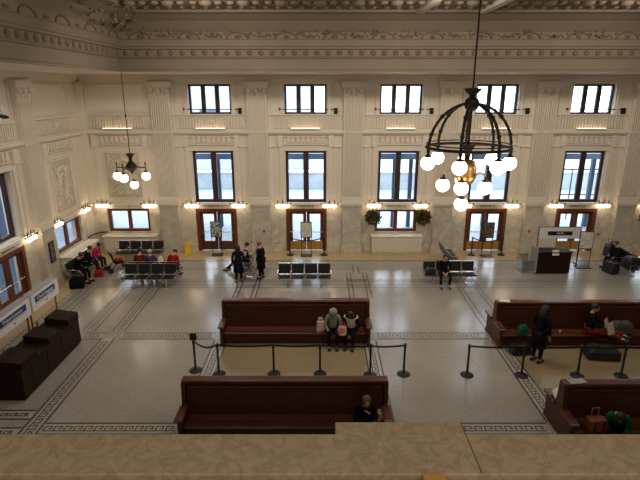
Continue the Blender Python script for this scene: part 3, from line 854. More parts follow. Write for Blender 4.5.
# ------------------------------------------------------------------ easel signs
def easel(label, x, y, m, z0=.95, z1=1.75, w=.56):
    r = thing('poster_stand', label, 'poster stand', (x, y, 0))
    mb = MB(); mb.bar((-w/2+.04, 0, .03), (-w/2+.04, 0, z0), .018, 6); mb.bar((w/2-.04, 0, .03), (w/2-.04, 0, z0), .018, 6)
    mb.box(-w/2, w/2, -.2, .2, 0, .03); mb.build('stand', BLACKM, r)
    mb = MB(); mb.box(-w/2, w/2, -.02, .02, z0, z1); mb.build('poster_frame', BLACKM, r, bevel=.008)
    mb = MB(); mb.box(-w/2+.035, w/2-.035, -.026, -.02, z0+.035, z1-.035); mb.build('poster_sheet', m, r)
    return r
easel('dark framed photo poster on a stand before the gate 5 door', -5.15, 23.72, POSTER_G)
easel('pale text poster on a black stand before the gate 4 door', -.68, 23.62, POSTER_W)
easel('black poster on a stand before the gate 3 door', 8.3, 23.55, POSTER)
easel('pale poster on a tall stand beside the podium sign', 12.3, 21.95, POSTER_W, .9, 1.75, .66)

# wet floor sign
r = thing('wet_floor_sign', 'folding yellow wet floor sign standing by the wall', 'warning sign', (-6.62, 23.75, 0))
for s in (-1, 1):
    mb = MB(); mb.prism([(-.15, 0), (-.09, 0), (-.08, .06), (.08, .06), (.09, 0), (.15, 0), (.11, .66), (-.11, .66)], 'y', -.012, .012)
    o = mb.build('sign_panel', YELLOW, r, bevel=.005); o.rotation_euler = (s*.22, 0, 0); o.location = (0, s*.15, 0)
mb = MB(); mb.box(-.05, .05, -.03, .03, .62, .68); mb.build('hinge', YELLOW, r)
text('CAUTION', .05, BLACKM, r, (0, -.10, .48), (PI/2-.22, 0, 0))

# ------------------------------------------------------------------ ticket counter on the left
r = thing('ticket_counter', 'long dark wooden ticket counter with stepped top, lower left', 'counter', (-8.28, 13.1, 0))
mb = MB(); mb.box(-.42, .42, -1.62, 1.62, .06, .9); mb.build('counter_body', KIOSKW, r, bevel=.01)
mb = MB(); mb.box(-.38, .38, -1.58, 1.58, 0, .06); mb.build('plinth', BLACKM, r)
mb = MB(); mb.box(-.45, .45, -1.65, 1.65, .9, .94); mb.build('counter_top', KIOSKW, r, bevel=.008)
for y, a in ((1.3, .33), (.1, .3), (-1.2, .4)):
    mb = MB(); mb.prism([(-.30, .94), (.43, .94), (.43, 1.1), (-.18, 1.18), (-.30, 1.18)], 'y', y-a, y+a); mb.build('raised_desk', KIOSKW, r, bevel=.01)
for y in (-.8, 0, .8):
    mb = MB(); mb.box(.42, .432, y-.37, y+.37, .14, .82); mb.build('front_panel', KIOSKW, r, bevel=.006)
# two lightbox signs on brass posts behind it
SG = 'white signs with a blue bar over the ticket counter'
for lab, y0, y1, words in (('white blue-barred sign beyond the ticket counter, farther of two', 14.25, 15.85, 'Check Baggage'), ('white blue-barred sign above the ticket counter, nearer of two', 12.35, 14.15, 'Ticket Counter')):
    L = y1-y0
    r = thing('counter_sign', lab, 'sign', (-8.98, (y0+y1)/2, 0), 0, SG)
    mb = MB(); mb.box(-.28, .0, -L/2, L/2, 1.28, 1.84); mb.build('sign_box', SIGNW, r, bevel=.008)
    mb = MB(); mb.box(-.28, .0, -L/2, L/2, 1.84, 1.85); mb.build('sign_top', SIGNG, r)
    mb = MB(); mb.box(0, .008, -L/2+.18, L/2-.22, 1.54, 1.74); mb.build('blue_bar', BLUE, r)
    text(words, .16, SIGNW, r, (.012, -.02, 1.64), (PI/2, 0, PI/2), sx=1.0)
    mb = MB(); mb.prism([(-.05, 1.42), (.09, 1.42), (.02, 1.36)], 'x', 0, .006); mb.build('arrow_mark', BLUE, r)
    mb = MB()
    mb.box(0, .004, -L/2+.2, L/2-.25, 1.49, 1.50); mb.build('underline', BLUE, r)
    for y in (-L/2+.05, L/2-.05):
        mb = MB(); mb.bar((-.14, y, .03), (-.14, y, 1.28), .028, 8); mb.build('post', BRASS, r)
        mb = MB(); mb.lathe([(.16, 0), (.16, .02), (.05, .05)], (-.14, y, 0), 14); mb.build('post_base', BRASS, r)
r = None
def rope_post(lab, x, y, to=None):
    r = thing('rope_post', lab, 'rope post', (x, y, 0), 0, 'brass rope posts behind the ticket counter')
    mb = MB(); mb.lathe([(.15, 0), (.15, .02), (.04, .05), (.025, .06)], n=14); mb.build('base', BRASS, r)
    mb = MB(); mb.bar((0, 0, .05), (0, 0, 1.0), .025, 8); mb.ball((0, 0, 1.02), .045, 8); mb.build('pole', BRASS, r)
    if to:
        mb = MB(); mb.tube([(t/10*(to[0]-x), t/10*(to[1]-y), .92-.28*4*(t/10)*(1-t/10)) for t in range(11)], .025, 6); mb.build('rope', BLACK, r)
rope_post('brass post holding the near end of the dark rope at the ticket counter', -8.84, 12.4, (-8.84, 14.1)); rope_post('brass post holding the far end of the dark rope at the ticket counter', -8.84, 14.1)

# ------------------------------------------------------------------ podium on the right with its sign wall
r = thing('gate_podium', 'dark wooden gate podium with steel end panel', 'podium', (10.45, 21.35, 0))
mb = MB(); mb.box(-.72, .78, -.32, .32, .05, 1.0); mb.build('podium_body', KIOSKW, r, bevel=.012)
mb = MB(); mb.box(-.76, .82, -.36, .36, 1.0, 1.05); mb.build('desk_top', KIOSKW, r, bevel=.008)
mb = MB(); mb.box(-.66, .72, -.28, .28, 0, .05); mb.build('plinth', BLACKM, r)
mb = MB(); mb.box(-.78, -.72, -.36, .3, .05, 1.2); mb.build('end_panel', STEEL, r, bevel=.01)
mb = MB(); mb.cbox((.05, -.34, 1.02), (.3, .02, .24), rx=-.2); mb.build('notice_card', PAPER, r)
r = thing('clear_screen', 'low clear plastic screen left of the gate podium', 'screen', (9.42, 21.55, 0))
mb = MB(); mb.box(-.26, .26, -.36, -.34, .06, .56); mb.box(-.26, -.24, -.34, .34, .06, .56); mb.box(-.24, .26, .32, .34, .06, .7); mb.build('panel', ACRYL, r)
mb = MB(); mb.tube([(-.26, -.36, .57), (.26, -.36, .57), (.26, .34, .7), (-.26, .34, .7)], .016, 6, cyc=True); mb.box(-.28, .28, -.38, .36, 0, .06); mb.build('frame', STEEL, r)
r = thing('overhead_sign_stand', 'wide white sign board on a black stand behind the podium', 'sign', (11.2, 22.35, 0))
mb = MB(); mb.box(-.95, .98, -.03, .03, 1.28, 1.82); mb.build('sign_board', SIGNW, r, bevel=.01)
mb = MB(); mb.box(-.88, -.12, -.03, .03, .3, 1.28); mb.build('lower_board', mat('cream_board', (.7, .6, .46), .5), r, bevel=.01)
mb = MB(); mb.box(-.55, .6, -.04, -.03, 1.45, 1.64); mb.build('black_bar', BLACKM, r)
text('GATE', .13, PAPER, r, (.02, -.045, 1.545), (PI/2, 0, 0))
for x in (-.97, 1.0):
    mb = MB(); mb.bar((x, 0, .03), (x, 0, 1.85), .02, 6); mb.box(x-.05, x+.05, -.25, .25, 0, .03); mb.build('post', BLACKM, r)
mb = MB(); mb.bar((-.97, 0, 1.84), (1.0, 0, 1.84), .02, 6); mb.build('top_bar', BLACKM, r)

# ------------------------------------------------------------------ parapet and balcony
PT = 6.9
r = structure('trim_%d' % n); n += 1
mb = MB(); mb.prism([(XL, 1.215), (XR, 1.215), (XR, 1.398), (.485, 1.398), (.485, 1.46), (.052, 1.46), (.052, 1.398), (XL, 1.398)], 'z', PT-.10, PT); mb.build('parapet_cap', LEDGE, r, bevel=.004)
mb = MB(); mb.box(.483, .486, 1.22, 1.457, PT, PT+.0006); mb.build('stone_joint', mat('dark_joint', (.10, .065, .035), .8), r)  # thin dark joint line across the stone cap
mb = MB(); mb.box(XL, XR, 1.23, 1.38, 5.5, PT-.10); mb.box(.07, .465, 1.38, 1.44, 5.5, PT-.10); mb.build('parapet_wall', LEDGE, r)
mb = MB(); mb.box(XL, XR, 1.10, 1.217, PT-.06, PT-.02); mb.build('wood_rail', mat('brown_rail', (.17, .075, .025), .4, noise=(12, (.23, .11, .04), .1)), r, bevel=.008)
mb = MB(); mb.box(.305, .372, 1.13, 1.217, PT-.02, PT+.004); mb.build('rail_block', mat('light_oak', (.62, .34, .1), .4), r, bevel=.003)
mb = MB(); mb.box(XL, XR, YS, 1.23, 5.5, 5.9); mb.build('balcony_slab', PLASTER, r)

# ------------------------------------------------------------------ people
def skin_obj(name, pts, edges, m, parent, root=0, sub=2):
    """pts: list of (co, radius) - radius a number or (rx, ry)"""
    bm = bmesh.new(); lay = bm.verts.layers.skin.verify()
    vs = []
    for i, (p, rad) in enumerate(pts):
        v = bm.verts.new(p); d = v[lay]
        d.radius = rad if isinstance(rad, tuple) else (rad, rad); d.use_root = (i == root); vs.append(v)
    for a, b in edges: bm.edges.new((vs[a], vs[b]))
    me = bpy.data.meshes.new(name); bm.to_mesh(me); bm.free(); me.materials.append(m)
    o = bpy.data.objects.new(name, me); COL.objects.link(o); o.parent = parent
    sk = o.modifiers.new('Skin', 'SKIN'); sk.use_smooth_shade = True; sk.branch_smoothing = .3
    ss = o.modifiers.new('Sub', 'SUBSURF'); ss.levels = 1; ss.render_levels = sub
    return o

def person(label, loc, rz, seated=False, lean=0.1, head_pitch=0.2, arms=None, top=None, legs=None, skin=None, hair=None, hairkind='short',
           shoes=None, vest=None, hood=None, knees=None, scale=1.0, long_coat=False, turn=0):
    """figure faces local +y; arms: two (elbow, wrist) pairs in torso coordinates relative to pelvis"""
    skin = skin or SKIN; hair = hair or HAIR; shoes = shoes or BLACK
    r = thing('person', label, 'person', loc, rz); r.scale = (scale,)*3
    pz = .53 if seated else .93
    T = Matrix.Translation((0, 0, pz)) @ Matrix.Rotation(-lean, 4, 'X')
    t = lambda x, y, z: T @ Vector((x, y, z))
    pelvis, waist, chest, neckb, neck = t(0,0,0), t(0,0,.18), t(0,.01,.36), t(0,0,.51), t(0,.015,.57)
    HM = Matrix.Translation(neck) @ Matrix.Rotation(turn, 4, 'Z') @ Matrix.Rotation(-lean-head_pitch, 4, 'X')
    hd = lambda x, y, z: HM @ Vector((x, y, z))
    if arms is None:
        arms = [((.25, .03, .24), (.2, .22, .1))]*2 if seated else [((.25, -.02, .22), (.25, .07, -.03))]*2
    if knees is None:
        knees = [((.11, .43, .5), (.12, .45, .09))]*2 if seated else [((.10, .02, .48), (.11, -.02, .09))]*2
    P = []; E = []
    def add(co, rad, par=None):
        P.append((co, rad)); i = len(P)-1
        if par is not None: E.append((par, i))
        return i
    ip = add(pelvis, (.15, .11)); iw = add(waist, (.135, .10), ip); ic = add(chest, (.155, .11), iw); inb = add(neckb, (.08, .07), ic); ine = add(neck, .052, inb)
    h1 = add(hd(0, .02, .06), (.062, .075), ine); h2 = add(hd(0, .015, .13), (.075, .092), h1); h3 = add(hd(0, .005, .2), (.068, .082), h2); add(hd(0, 0, .235), .035, h3)
    nose = add(hd(0, .125, .11), .012, h2)
    W_ = []; A_ = []
    for s, (el, wr), (kn, an) in zip((-1, 1), arms, knees):
        sh = t(s*.175, 0, .47); e = t(s*el[0], el[1], el[2]); w = t(s*wr[0], wr[1], wr[2])
        i1 = add(sh, .062, inb); i2 = add(e, .043, i1); i3 = add(w, .028, i2)
        d = (w-e).normalized(); W_.append((s, sh, e, w))
        side = d.cross(Vector((0,0,1)));  side = side.normalized() if side.length > .05 else Vector((s,0,0))
        palm = add(w+d*.06, (.034, .022), i3)
        for k, (o_, L) in enumerate(((-.03, .07), (-.01, .085), (.01, .08), (.03, .062))):
            k1 = add(w+d*.1+side*o_, .0095, palm); k2 = add(w+d*(.1+L*.55)+side*o_*1.1+Vector((0,0,-.012)), .0085, k1); add(w+d*(.1+L*.85)+side*o_*1.1+Vector((0,0,-.035)), .0075, k2)
        th = add(w+d*.07+side*(-s)*.045, .0095, palm); add(w+d*.11+side*(-s)*.06+Vector((0,0,-.01)), .0085, th)
        hip = Vector((s*.095, 0, pz-.03)); kn = Vector((s*kn[0], kn[1], kn[2])); an = Vector((s*an[0], an[1], an[2]))
        j1 = add(hip, .088, ip); j2 = add(kn, .058, j1); j3 = add(an, .038, j2)
        fd = Vector((0, 1, 0)); add(an+fd*.13+Vector((0, 0, -.05)), (.04, .028), j3)
        A_.append((s, hip, kn, an))
    skin_obj('body', P, E, skin, r)
    # clothes
    top = top or cloth('dark_coat_cloth', (.012, .012, .016)); legs = legs or cloth('dark_trouser_cloth', (.014, .014, .02))
    Q = [(pelvis, (.178, .14)), (waist, (.16, .128)), (chest, (.178, .135)), (neckb+Vector((0,0,-.02)), (.10, .085))]; F = [(0,1),(1,2),(2,3)]
    for s, sh, e, w in W_:
        k = len(Q); Q += [(sh, .08), (e, .062), (w, .042)]; F += [(3, k), (k, k+1), (k+1, k+2)]
    skin_obj('jacket', Q, F, top, r)
    Q = [(pelvis+Vector((0,0,-.01)), (.166, .128))]; F = []
    for s, hip, kn, an in A_:
        k = len(Q); Q += [(hip, .105), (kn, .074), (an+Vector((0,0,.03)), .056)]; F += [(0, k), (k, k+1), (k+1, k+2)]
    skin_obj('trousers', Q, F, legs, r)
    if long_coat:
        mb = MB(); mb.lathe([(.235, .5), (.215, .7), (.185, .95), (.15, 1.0)], n=14, M=Matrix.Diagonal((1, .78, 1, 1))); mb.build('coat_skirt', top, r, smooth=True)
    for s, hip, kn, an in A_:
        mb = MB(); mb.cbox(an+Vector((0, .06, -.045)), (.095, .27, .085)); mb.build('shoe', shoes, r, bevel=.03)
    if vest:
        Q = [(pelvis+Vector((0,0,.03)), (.185, .148)), (waist, (.168, .138)), (chest, (.185, .146)), (neckb+Vector((0,0,-.03)), (.12, .095))]
        F = [(0,1),(1,2),(2,3)]
        for s, sh, e, w in W_:
            k = len(Q); Q += [(sh, .088), (sh.lerp(e, .25), .08)]; F += [(3, k), (k, k+1)]
        skin_obj('vest', Q, F, vest, r)
    # face and hair
    for s in (-1, 1):
        mb = MB(); mb.ball(hd(s*.033, .094, .135), .011, 8); mb.build('eye', EYE, r, smooth=True)
        mb = MB(); mb.ball(hd(s*.082, .01, .12), .022, 8, (.5, .8, 1.3)); mb.build('ear', skin, r, smooth=True)
    mb = MB(); mb.ball(hd(0, .095, .062), .018, 8, (1.3, .5, .45)); mb.build('mouth', LIP, r, smooth=True)
    mb = MB()
    if hairkind == 'short':
        prof = [(.098, .0), (.104, .04), (.092, .085), (.05, .115), (.01, .122)]
        mb.lathe(prof, (0,0,0), 14, HM @ Matrix.Translation((0, -.012, .125)) @ Matrix.Rotation(.35, 4, 'X'))
    elif hairkind == 'long':
        prof = [(.085, -.2), (.108, -.12), (.112, -.02), (.106, .04), (.092, .085), (.05, .115), (.01, .122)]
        mb.lathe(prof, (0,0,0), 14, HM @ Matrix.Translation((0, -.032, .125)) @ Matrix.Rotation(.18, 4, 'X'))
    elif hairkind == 'cap':
        mb.lathe([(.105, .0), (.108, .05), (.085, .095), (.02, .12)], (0,0,0), 14, HM @ Matrix.Translation((0, -.005, .14)))
        mb.cbox(HM @ Vector((0, .13, .16)), (.13, .1, .015))
    mb.build('hair' if hairkind != 'cap' else 'cap', hair, r, smooth=True)
    if hood:
        mb = MB(); mb.lathe([(.10, -.13), (.135, -.06), (.137, .04), (.115, .10), (.06, .135), (.01, .142)], (0,0,0), 14, HM @ Matrix.Translation((0, -.03, .13)) @ Matrix.Rotation(.25, 4, 'X')); mb.build('hood', hood, r, smooth=True)
    return r

DK = cloth('black_coat', (.006, .006, .008)); NAVY = cloth('navy_coat', (.008, .009, .016)); TROU = cloth('charcoal_trousers', (.008, .008, .010)); JEAN = cloth('dark_jeans', (.018, .023, .04))
GREYH = cloth('grey_hoodie', (.27, .25, .20)); CREAM = cloth('cream_vest', (.62, .58, .50)); GRN = cloth('green_jacket', (.010, .095, .038)); REDC = cloth('red_coat', (.33, .015, .018))
MAG = cloth('magenta_jacket', (.50, .02, .10)); MAROON = cloth('maroon_coat', (.17, .018, .022)); PURP = cloth('purple_coat', (.08, .055, .12)); REDT = cloth('brick_red_trousers', (.17, .025, .02))
# standing pair by the depth row
person('person standing with back to us in a long dark coat', (-3.5, 20.05, 0), .15, scale=.96, long_coat=True, top=NAVY, legs=TROU, hairkind='long', lean=.03)
person('person with auburn hair standing in black beside the seat row end', (-2.58, 20.5, 0), 1.1, scale=.97, top=DK, legs=TROU, hair=HAIR_R, hairkind='short', lean=.05, long_coat=True)
person('seated person with legs stretched out behind the long-coated figure', (-3.42, 21.58, 0), PI/2, True, lean=-.15, head_pitch=.1, top=cloth('white_shirt', (.45, .42, .38)), legs=TROU,
       knees=[((.11, .44, .45), (.12, .85, .09)), ((.11, .46, .47), (.12, .78, .09))], vest=DK)
# lone man
person('man in black sitting alone on the second seat, hands in lap', (5.27, 19.88, 0), PI, True, lean=.05, head_pitch=.3, top=DK, legs=TROU, knees=[((.2, .42, .5), (.15, .5, .09)), ((.2, .42, .5), (.2, .5, .09))],
       arms=[((.27, .05, .24), (.1, .28, .1))]*2)
# centre bench pair
BY = 15.1-.38
person('person in a grey hooded jacket bending forward on the centre bench', (.42, BY, 0), PI, True, lean=.22, head_pitch=.7, top=GREYH, legs=DK, hood=GREYH, arms=[((.26, .1, .22), (.12, .3, .02))]*2)
person('dark-haired person in a cream vest looking down on the centre bench', (1.02, BY-.02, 0), PI-.2, True, lean=.25, head_pitch=.9, top=DK, legs=DK, vest=CREAM, skin=SKIN_D, arms=[((.27, .12, .2), (.1, .36, .06))]*2)
# near centre bench
person('dark-clad person resting face on hand on the near bench', (1.04, 10.42-.38, 0), PI+.1, True, lean=.3, head_pitch=.35, top=DK, legs=DK, arms=[((.25, .2, .2), (.05, .2, .45)), ((.25, .12, .2), (.1, .3, .12))], hairkind='long', hair=mat('brown_hair', (.10, .05, .025), .6))
# right
person('person standing in a dark coat beside the far right bench', (6.62, 13.5, 0), -1.0, top=DK, legs=TROU, hairkind='long', lean=.1, head_pitch=.5, long_coat=True, scale=1.06, arms=[((.26, .05, .22), (.15, .27, .08)), ((.25, 0, .22), (.24, .1, -.02))])
person('person in black reading a newspaper on the far right bench', (8.72, 14.95-.42, 0), -PI/2-.55, True, lean=-.02, head_pitch=.35, scale=1.1, top=DK, legs=REDT, arms=[((.26, .12, .24), (.14, .36, .2))]*2, skin=SKIN,
       knees=[((.1, .45, .53), (.1, .86, .52)), ((.1, .42, .56), (.14, .82, .5))])
person('person in a green jacket hunched over on the nearest right bench', (6.93, 10.28-.40, 0), PI-.5, True, lean=.65, head_pitch=.7, top=GRN, legs=DK, hairkind='short', vest=None, arms=[((.25, .15, .2), (.08, .32, .15))]*2)
# left near row, facing the wall
NY = 20.55
person('person in a maroon coat seated facing the wall, at the row end', (-7.9, NY, 0), 0, True, lean=.15, head_pitch=.4, top=MAROON, legs=DK, hair=HAIR, hairkind='short')
person('grey-haired person in a purple coat seated facing the wall', (-7.42, NY, 0), .2, True, lean=-.05, head_pitch=.1, top=PURP, legs=DK, hair=HAIR_G)
person('person in a bright red coat seated facing the wall', (-6.5, NY, 0), -.2, True, lean=.45, head_pitch=.7, top=REDC, legs=DK)
# left wall cluster
person('bulky person in black on the side wall seats', (-10.47, 20.12, 0), -PI/2-.2, True, lean=.3, head_pitch=.5, top=DK, legs=DK, scale=1.06)
person('person in black reaching down beside the magenta jacket', (-10.5, 21.1, 0), -PI/2+.2, True, lean=.25, head_pitch=.3, top=DK, legs=TROU)
person('person in a magenta jacket on the side wall seats', (-10.45, 21.8, 0), -PI/2-.2, True, lean=.35, head_pitch=.5, top=MAG, legs=JEAN, scale=1.0)
# right edge row
person('dark figure seated at the right edge of the picture', (13.72, 21.78, 0), PI/2, True, lean=.1, head_pitch=.3, top=DK, legs=DK)

# ------------------------------------------------------------------ bags and small things
def bag(name, label, cat, loc, rz, size, m, taper=.85, handles=None, strap=None):
    r = thing(name, label, cat, loc, rz); w, d, h = size
    mb = MB()
    b = [(-w/2, -d/2), (w/2, -d/2), (w/2, d/2), (-w/2, d/2)]
    lv = [(1, 0), (1.04, .3*h), (1.0, .7*h), (taper, h)]
    rings = [[mb.bm.verts.new((x*k, y*k, z)) for x, y in b] for k, z in lv]
    for A, B in zip(rings, rings[1:]):
        for i in range(4): mb.bm.faces.new((A[i], A[(i+1)%4], B[(i+1)%4], B[i]))
    mb.bm.faces.new(rings[0][::-1]); mb.bm.faces.new(rings[-1])
    mb.build('bag_body', m, r, bevel=min(w, d)*.12)
    if handles:
        for s in (-1, 1):
            mb = MB(); mb.tube([(-w*.25, s*d*.3, h*.98), (-w*.2, s*d*.35, h+.12), (w*.2, s*d*.35, h+.12), (w*.25, s*d*.3, h*.98)], .012, 6); mb.build('handle', handles, r)
    return r
bag('paper_bag', 'white and red shopping bag left of the grey hooded person', 'bag', (.02, BY-.12, .452), .2, (.26, .16, .36), mat('bag_white', (.62, .55, .5), .7, noise=(5, (.45, .1, .08), .1)), .95, PAPER)
bag('carrier_bag', 'pink and white carrier bag between the two centre bench people', 'bag', (.72, BY-.34, .452), -.2, (.26, .18, .3), mat('bag_pink', (.65, .2, .2), .7, noise=(6, (.75, .65, .62), .1)), .8, mat('bag_red', (.5, .05, .07), .6))
bag('striped_tote', 'striped tote bag beside the person resting face on hand', 'bag', (1.4, 10.42-.38, .452), .1, (.3, .18, .28), mat('tote_stripe', (.55, .42, .3), .8, noise=(9, (.08, .04, .03), .05)), .9, BLACK)
bag('backpack', 'green backpack on the bench seat left of the standing person', 'backpack', (6.5, 14.4, .452), .2, (.28, .2, .34), mat('green_nylon', (.006, .10, .06), .6), .7, BLACK)
bag('duffel_bag', 'black duffel bag on the floor under the green backpack', 'bag', (6.3, 14.0, 0), .1, (.6, .34, .34), BLACK, .75, BLACK)
bag('holdall', 'large black holdall on the floor before the newspaper reader', 'bag', (8.75, 13.75, 0), -.1, (.95, .5, .4), mat('black_nylon', (.013, .013, .014), .6), .7, BLACK)
bag('grey_pack', 'dark grey pack on the far right bench beyond the red trousers', 'bag', (9.75, 14.55, .452), 0, (.6, .36, .38), mat('grey_nylon', (.06, .06, .06), .7), .8, BLACK)
bag('shoulder_bag', 'black shoulder bag on the seat left of the lone man', 'bag', (4.71, 19.88, .46), 0, (.4, .25, .3), BLACK, .7, BLACK)
bag('white_bag', 'small white bag between purple and red coated seated people', 'bag', (-6.98, 20.55, .46), .1, (.2, .2, .55), PAPER, .6)
bag('luggage', 'black luggage piled on the seat at the right edge', 'bag', (13.72, 20.66, .46), 0, (.45, .5, .5), BLACK, .8, BLACK)
bag('luggage', 'black suitcase on the floor under the right edge seat row', 'bag', (13.2, 21.2, 0), .3, (.4, .6, .55), BLACK, .85, BLACK)
bag('luggage', 'black bag heaped highest at the right edge', 'bag', (13.75, 22.34, .46), 0, (.45, .5, .62), BLACK, .8, BLACK)
bag('rucksack', 'large black rucksack on the floor at the near end of the side wall group', 'bag', (-10.2, 19.45, 0), .3, (.55, .45, .5), DK, .7, BLACK)
bag('red_bag', 'red bag on the floor beside the side wall seats', 'bag', (-9.85, 20.75, 0), .3, (.35, .25, .3), REDC, .8, BLACK)
# white cloth on the bench end, paper sheet on the bench tops, yellow cup
mb = MB()
for i in range(8):
    for j in range(8): pass
rnd = random.Random(5)
g = [[mb.bm.verts.new((5.74+.075*i - .04*(j/7)*0, 10.50+.05*j, .735+.09*math.sin(i*1.1+j*.7)+.12*math.exp(-((i-3.5)**2+(j-3.5)**2)/6))) for j in range(8)] for i in range(6)]
for i in range(5):
    for j in range(7): mb.bm.faces.new((g[i][j], g[i+1][j], g[i+1][j+1], g[i][j+1]))
o = mb.build('folded_cloth', mat('white_cloth', (.72, .66, .58), .8), smooth=True); o.modifiers.new('Solid', 'SOLIDIFY').thickness = .02
tag(o, 'crumpled white cloth lying on the end of the nearest right bench', 'cloth')
mb = MB(); mb.cbox((6.08, 10.28, 1.388), (.42, .2, .008), rz=.15); tag(mb.build('newspaper', mat('grey_newsprint', (.4, .39, .4), .7, noise=(20, (.25, .25, .27), .05))), 'sheet of newspaper on the nearest right bench top rail', 'newspaper')
mb = MB(); mb.cbox((6.02, 14.95, 1.388), (.34, .2, .008), rz=-.2); tag(mb.build('paper_sheet', PAPER), 'white paper on the top rail of the far right bench', 'paper')
r = thing('open_newspaper', 'open newspaper held up by the reader in black', 'newspaper', (9.12, 14.22, .82), 0)
for s in (-1, 1):
    mb = MB(); mb.cbox((s*.02, s*.14, 0), (.015, .28, .38), rz=s*.2-1.0, ry=-.35); mb.build('sheet', mat('newsprint', (.55, .46, .30), .8, noise=(25, (.40, .34, .24), .05)), r)
mb = MB(); mb.lathe([(.03, 0), (.04, .1), (.042, .105)], n=12); o = mb.build('paper_cup', mat('cup_tan', (.5, .36, .16), .6)); o.location = (7.75, 14.5, .44); tag(o, 'small tan cup on the bench seat left of the reader', 'cup')
# red suitcase by the green jacket
r = thing('suitcase', 'red-brown suitcase with raised handle beside the green jacket', 'suitcase', (6.38, 9.76, .452), .1); r.scale = (.85, .85, .85)
mb = MB(); mb.box(-.24, .24, -.15, .15, 0, .36); mb.build('shell', mat('rust_leather', (.14, .03, .012), .5, noise=(7, (.20, .055, .02), .15)), r, bevel=.04)
mb = MB(); mb.tube([(-.1, .1, .34), (-.1, .1, .6), (.1, .1, .6), (.1, .1, .34)], .012, 6); mb.build('handle', STEEL, r)
for s in (-.12, .12):
    mb = MB(); mb.box(s-.02, s+.02, -.158, -.15, .02, .34); mb.build('strap', KIOSKW, r)
# pushchair with red seat by the side wall
r = thing('pushchair', 'dark pushchair with a red blanket beside the side wall group', 'pushchair', (-9.3, 21.5, 0), 2.2)
mb = MB()
for s in (-.24, .24):
    mb.tube([(s, -.38, .12), (s, 0, .5), (s, .35, 1.0)], .016, 6); mb.tube([(s, .35, .12), (s, -.05, .55)], .016, 6)
mb.bar((-.24, .35, 1.0), (.24, .35, 1.0), .02, 6); mb.build('frame', BLACKM, r)
mb = MB(); mb.prism([(-.25, .4), (.12, .36), (.3, .85), (.26, .87), (.08, .44), (-.25, .46)], 'x', -.22, .22); mb.build('seat', DK, r, bevel=.02)
mb = MB(); mb.prism([(-.27, .47), (.1, .45), (.12, .5), (-.2, .56)], 'x', -.16, .16); mb.build('blanket', REDC, r, bevel=.02)
for s in (-.24, .24):
    for y in (-.38, .35):
        mb = MB(); mb.lathe([(.1, -.02), (.12, -.012), (.12, .012), (.1, .02)], (s, y, .12), 14, Matrix.Rotation(PI/2, 4, 'Y')); mb.build('wheel', BLACK, r)

# ------------------------------------------------------------------ outside: platform, canopy, far wall, buildings
mb = MB(); mb.box(-60, 80, W+.5, 75, -.3, -.02); mb.box(-60, XL-.5, -20, W+.5, -.3, -.02, 1); mb.build('pavement', [mat('wet_platform', (.36, .42, .48), .5, noise=(.3, (.31, .37, .43), .2)), mat('side_asphalt', (.035, .05, .075), .6)], kind='structure')
PALE = mat('pale_wall', (.40, .44, .46), .8, noise=(1.2, (.32, .36, .38), .2)); POSTB = mat('blue_grey_post', (.06, .10, .17), .5)
r = structure('outside_wall'); mb = MB(); mb.box(-50, 70, 41, 41.6, 0, 1.35); mb.build('wall_face', PALE, r); mb = MB(); mb.box(-50, 70, 40.9, 41.7, 1.35, 1.45); mb.build('wall_coping', mat('coping', (.75, .78, .82), .7), r)
r = thing('platform_canopy', 'long dark canopy roof on slim posts outside the gates', 'canopy', (0, 29, 0))
mb = MB(); mb.box(-16, 40, -2.6, 1.6, 4.5, 4.7); mb.box(-16, 40, -2.62, -2.5, 4.44, 4.74); mb.build('canopy_roof', POSTB, r)
for x in (-7.4, -6.0, -5.05, 4.4, 5.35, 9.9, 13.55, 16.1, 18):
    mb = MB(); mb.box(x-.11, x+.11, .2, .42, -.02, 4.5); mb.build('post', POSTB, r)
r = thing('platform_railing', 'thin dark railing beyond the gate 2 window', 'railing', (15.6, 31, 0))
mb = MB()
for k in range(8): mb.bar((-1.6+.6*k, 0, 0), (-1.6+.6*k, 0, 3.2), .04, 6)
mb.bar((-1.6, 0, 3.2), (2.6, 0, 3.2), .05, 6); mb.bar((-1.6, 0, 1.6), (2.6, 0, 1.6), .04, 6); mb.build('bars', POSTB, r)
r = thing('far_building', 'pale grey building across the tracks seen through windows', 'building', (-9, 52, 0))
mb = MB(); mb.box(-16, 8, 0, 8, 0, 8.5); mb.build('building_wall', mat('building_grey', (.42, .44, .45), .9, noise=(.5, (.5, .51, .52), .2)), r)
for k in range(6):
    mb = MB(); mb.box(-14+3.6*k, -12.4+3.6*k, -.05, 0, 3.2, 6); mb.build('window', POSTB, r)
r = thing('side_building', 'blue grey building wall outside the side windows', 'building', (-17.5, 14, 0))
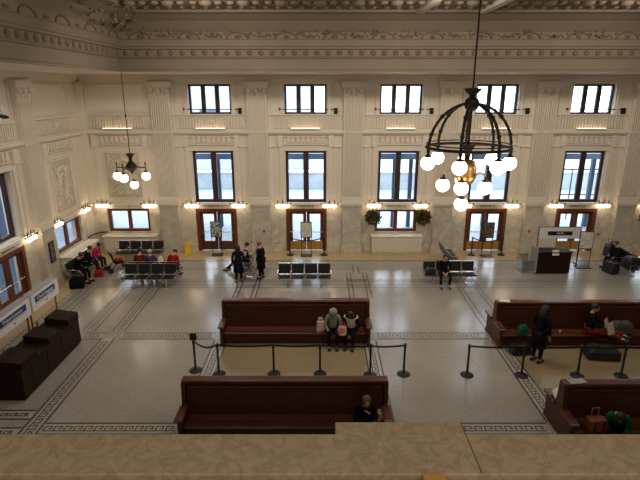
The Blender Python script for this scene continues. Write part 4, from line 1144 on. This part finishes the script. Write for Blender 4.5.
mb = MB(); mb.box(-4, 0, -25, 22, 0, 9); mb.build('building_wall', mat('side_grey', (.05, .075, .115), .9), r)

# ------------------------------------------------------------------ light
w = bpy.data.worlds.new('World'); scene.world = w; w.use_nodes = True
bg = w.node_tree.nodes['Background']; bg.inputs['Color'].default_value = (.80, .89, 1.0, 1); bg.inputs['Strength'].default_value = 5.0
def area(name, loc, rot, sx, sy, power, col):
    l = bpy.data.lights.new(name, 'AREA'); l.shape = 'RECTANGLE'; l.size = sx; l.size_y = sy; l.energy = power; l.color = col
    o = bpy.data.objects.new(name, l); COL.objects.link(o); o.location = loc; o.rotation_euler = rot; return o
WARM = (1, .89, .75)
for x in (-3.5, 3.5, 10.5):
    area('ceiling_fill', (x, 8, 10.3), (R(28), 0, 0), 3, 3, 95, WARM)  # added fill for general ambience, no fixture modelled here
    area('ceiling_fill', (x, 15.5, 10.3), (R(38), 0, 0), 1.2, .8, 215, WARM)  # added fill tilted at the back wall to brighten it
area('ceiling_fill', (-1, 13, 10.2), (0, R(52), 0), 2, 4, 150, WARM)  # added fill turned towards the left wall
area('ledge_fill', (.5, .6, 10.3), (R(8), 0, 0), 4, 1.5, 22, WARM)  # unseen fill added to brighten the parapet top
# added fill in place of the hall's glow from behind, over the balcony
area('balcony_fill', (3, -3, 10.0), (R(75), 0, 0), 14, 1.5, 170, (1, .88, .74))

# ------------------------------------------------------------------ camera
cam = bpy.data.cameras.new('Camera'); co = bpy.data.objects.new('Camera', cam); COL.objects.link(co)
cam.sensor_width = 36; cam.lens = 497/640*36; cam.clip_start = .05
co.location = (0, 0, 8); co.rotation_euler = (R(90-16.9), 0, 0)
scene.camera = co
scene.view_settings.view_transform = 'Standard'; scene.view_settings.look = 'None'; scene.view_settings.exposure = .12
scene.cycles.use_denoising = True
scene.cycles.max_bounces = 6; scene.cycles.diffuse_bounces = 4; scene.cycles.transparent_max_bounces = 8
scene.cycles.sample_clamp_indirect = 6; scene.cycles.caustics_reflective = False; scene.cycles.caustics_refractive = False
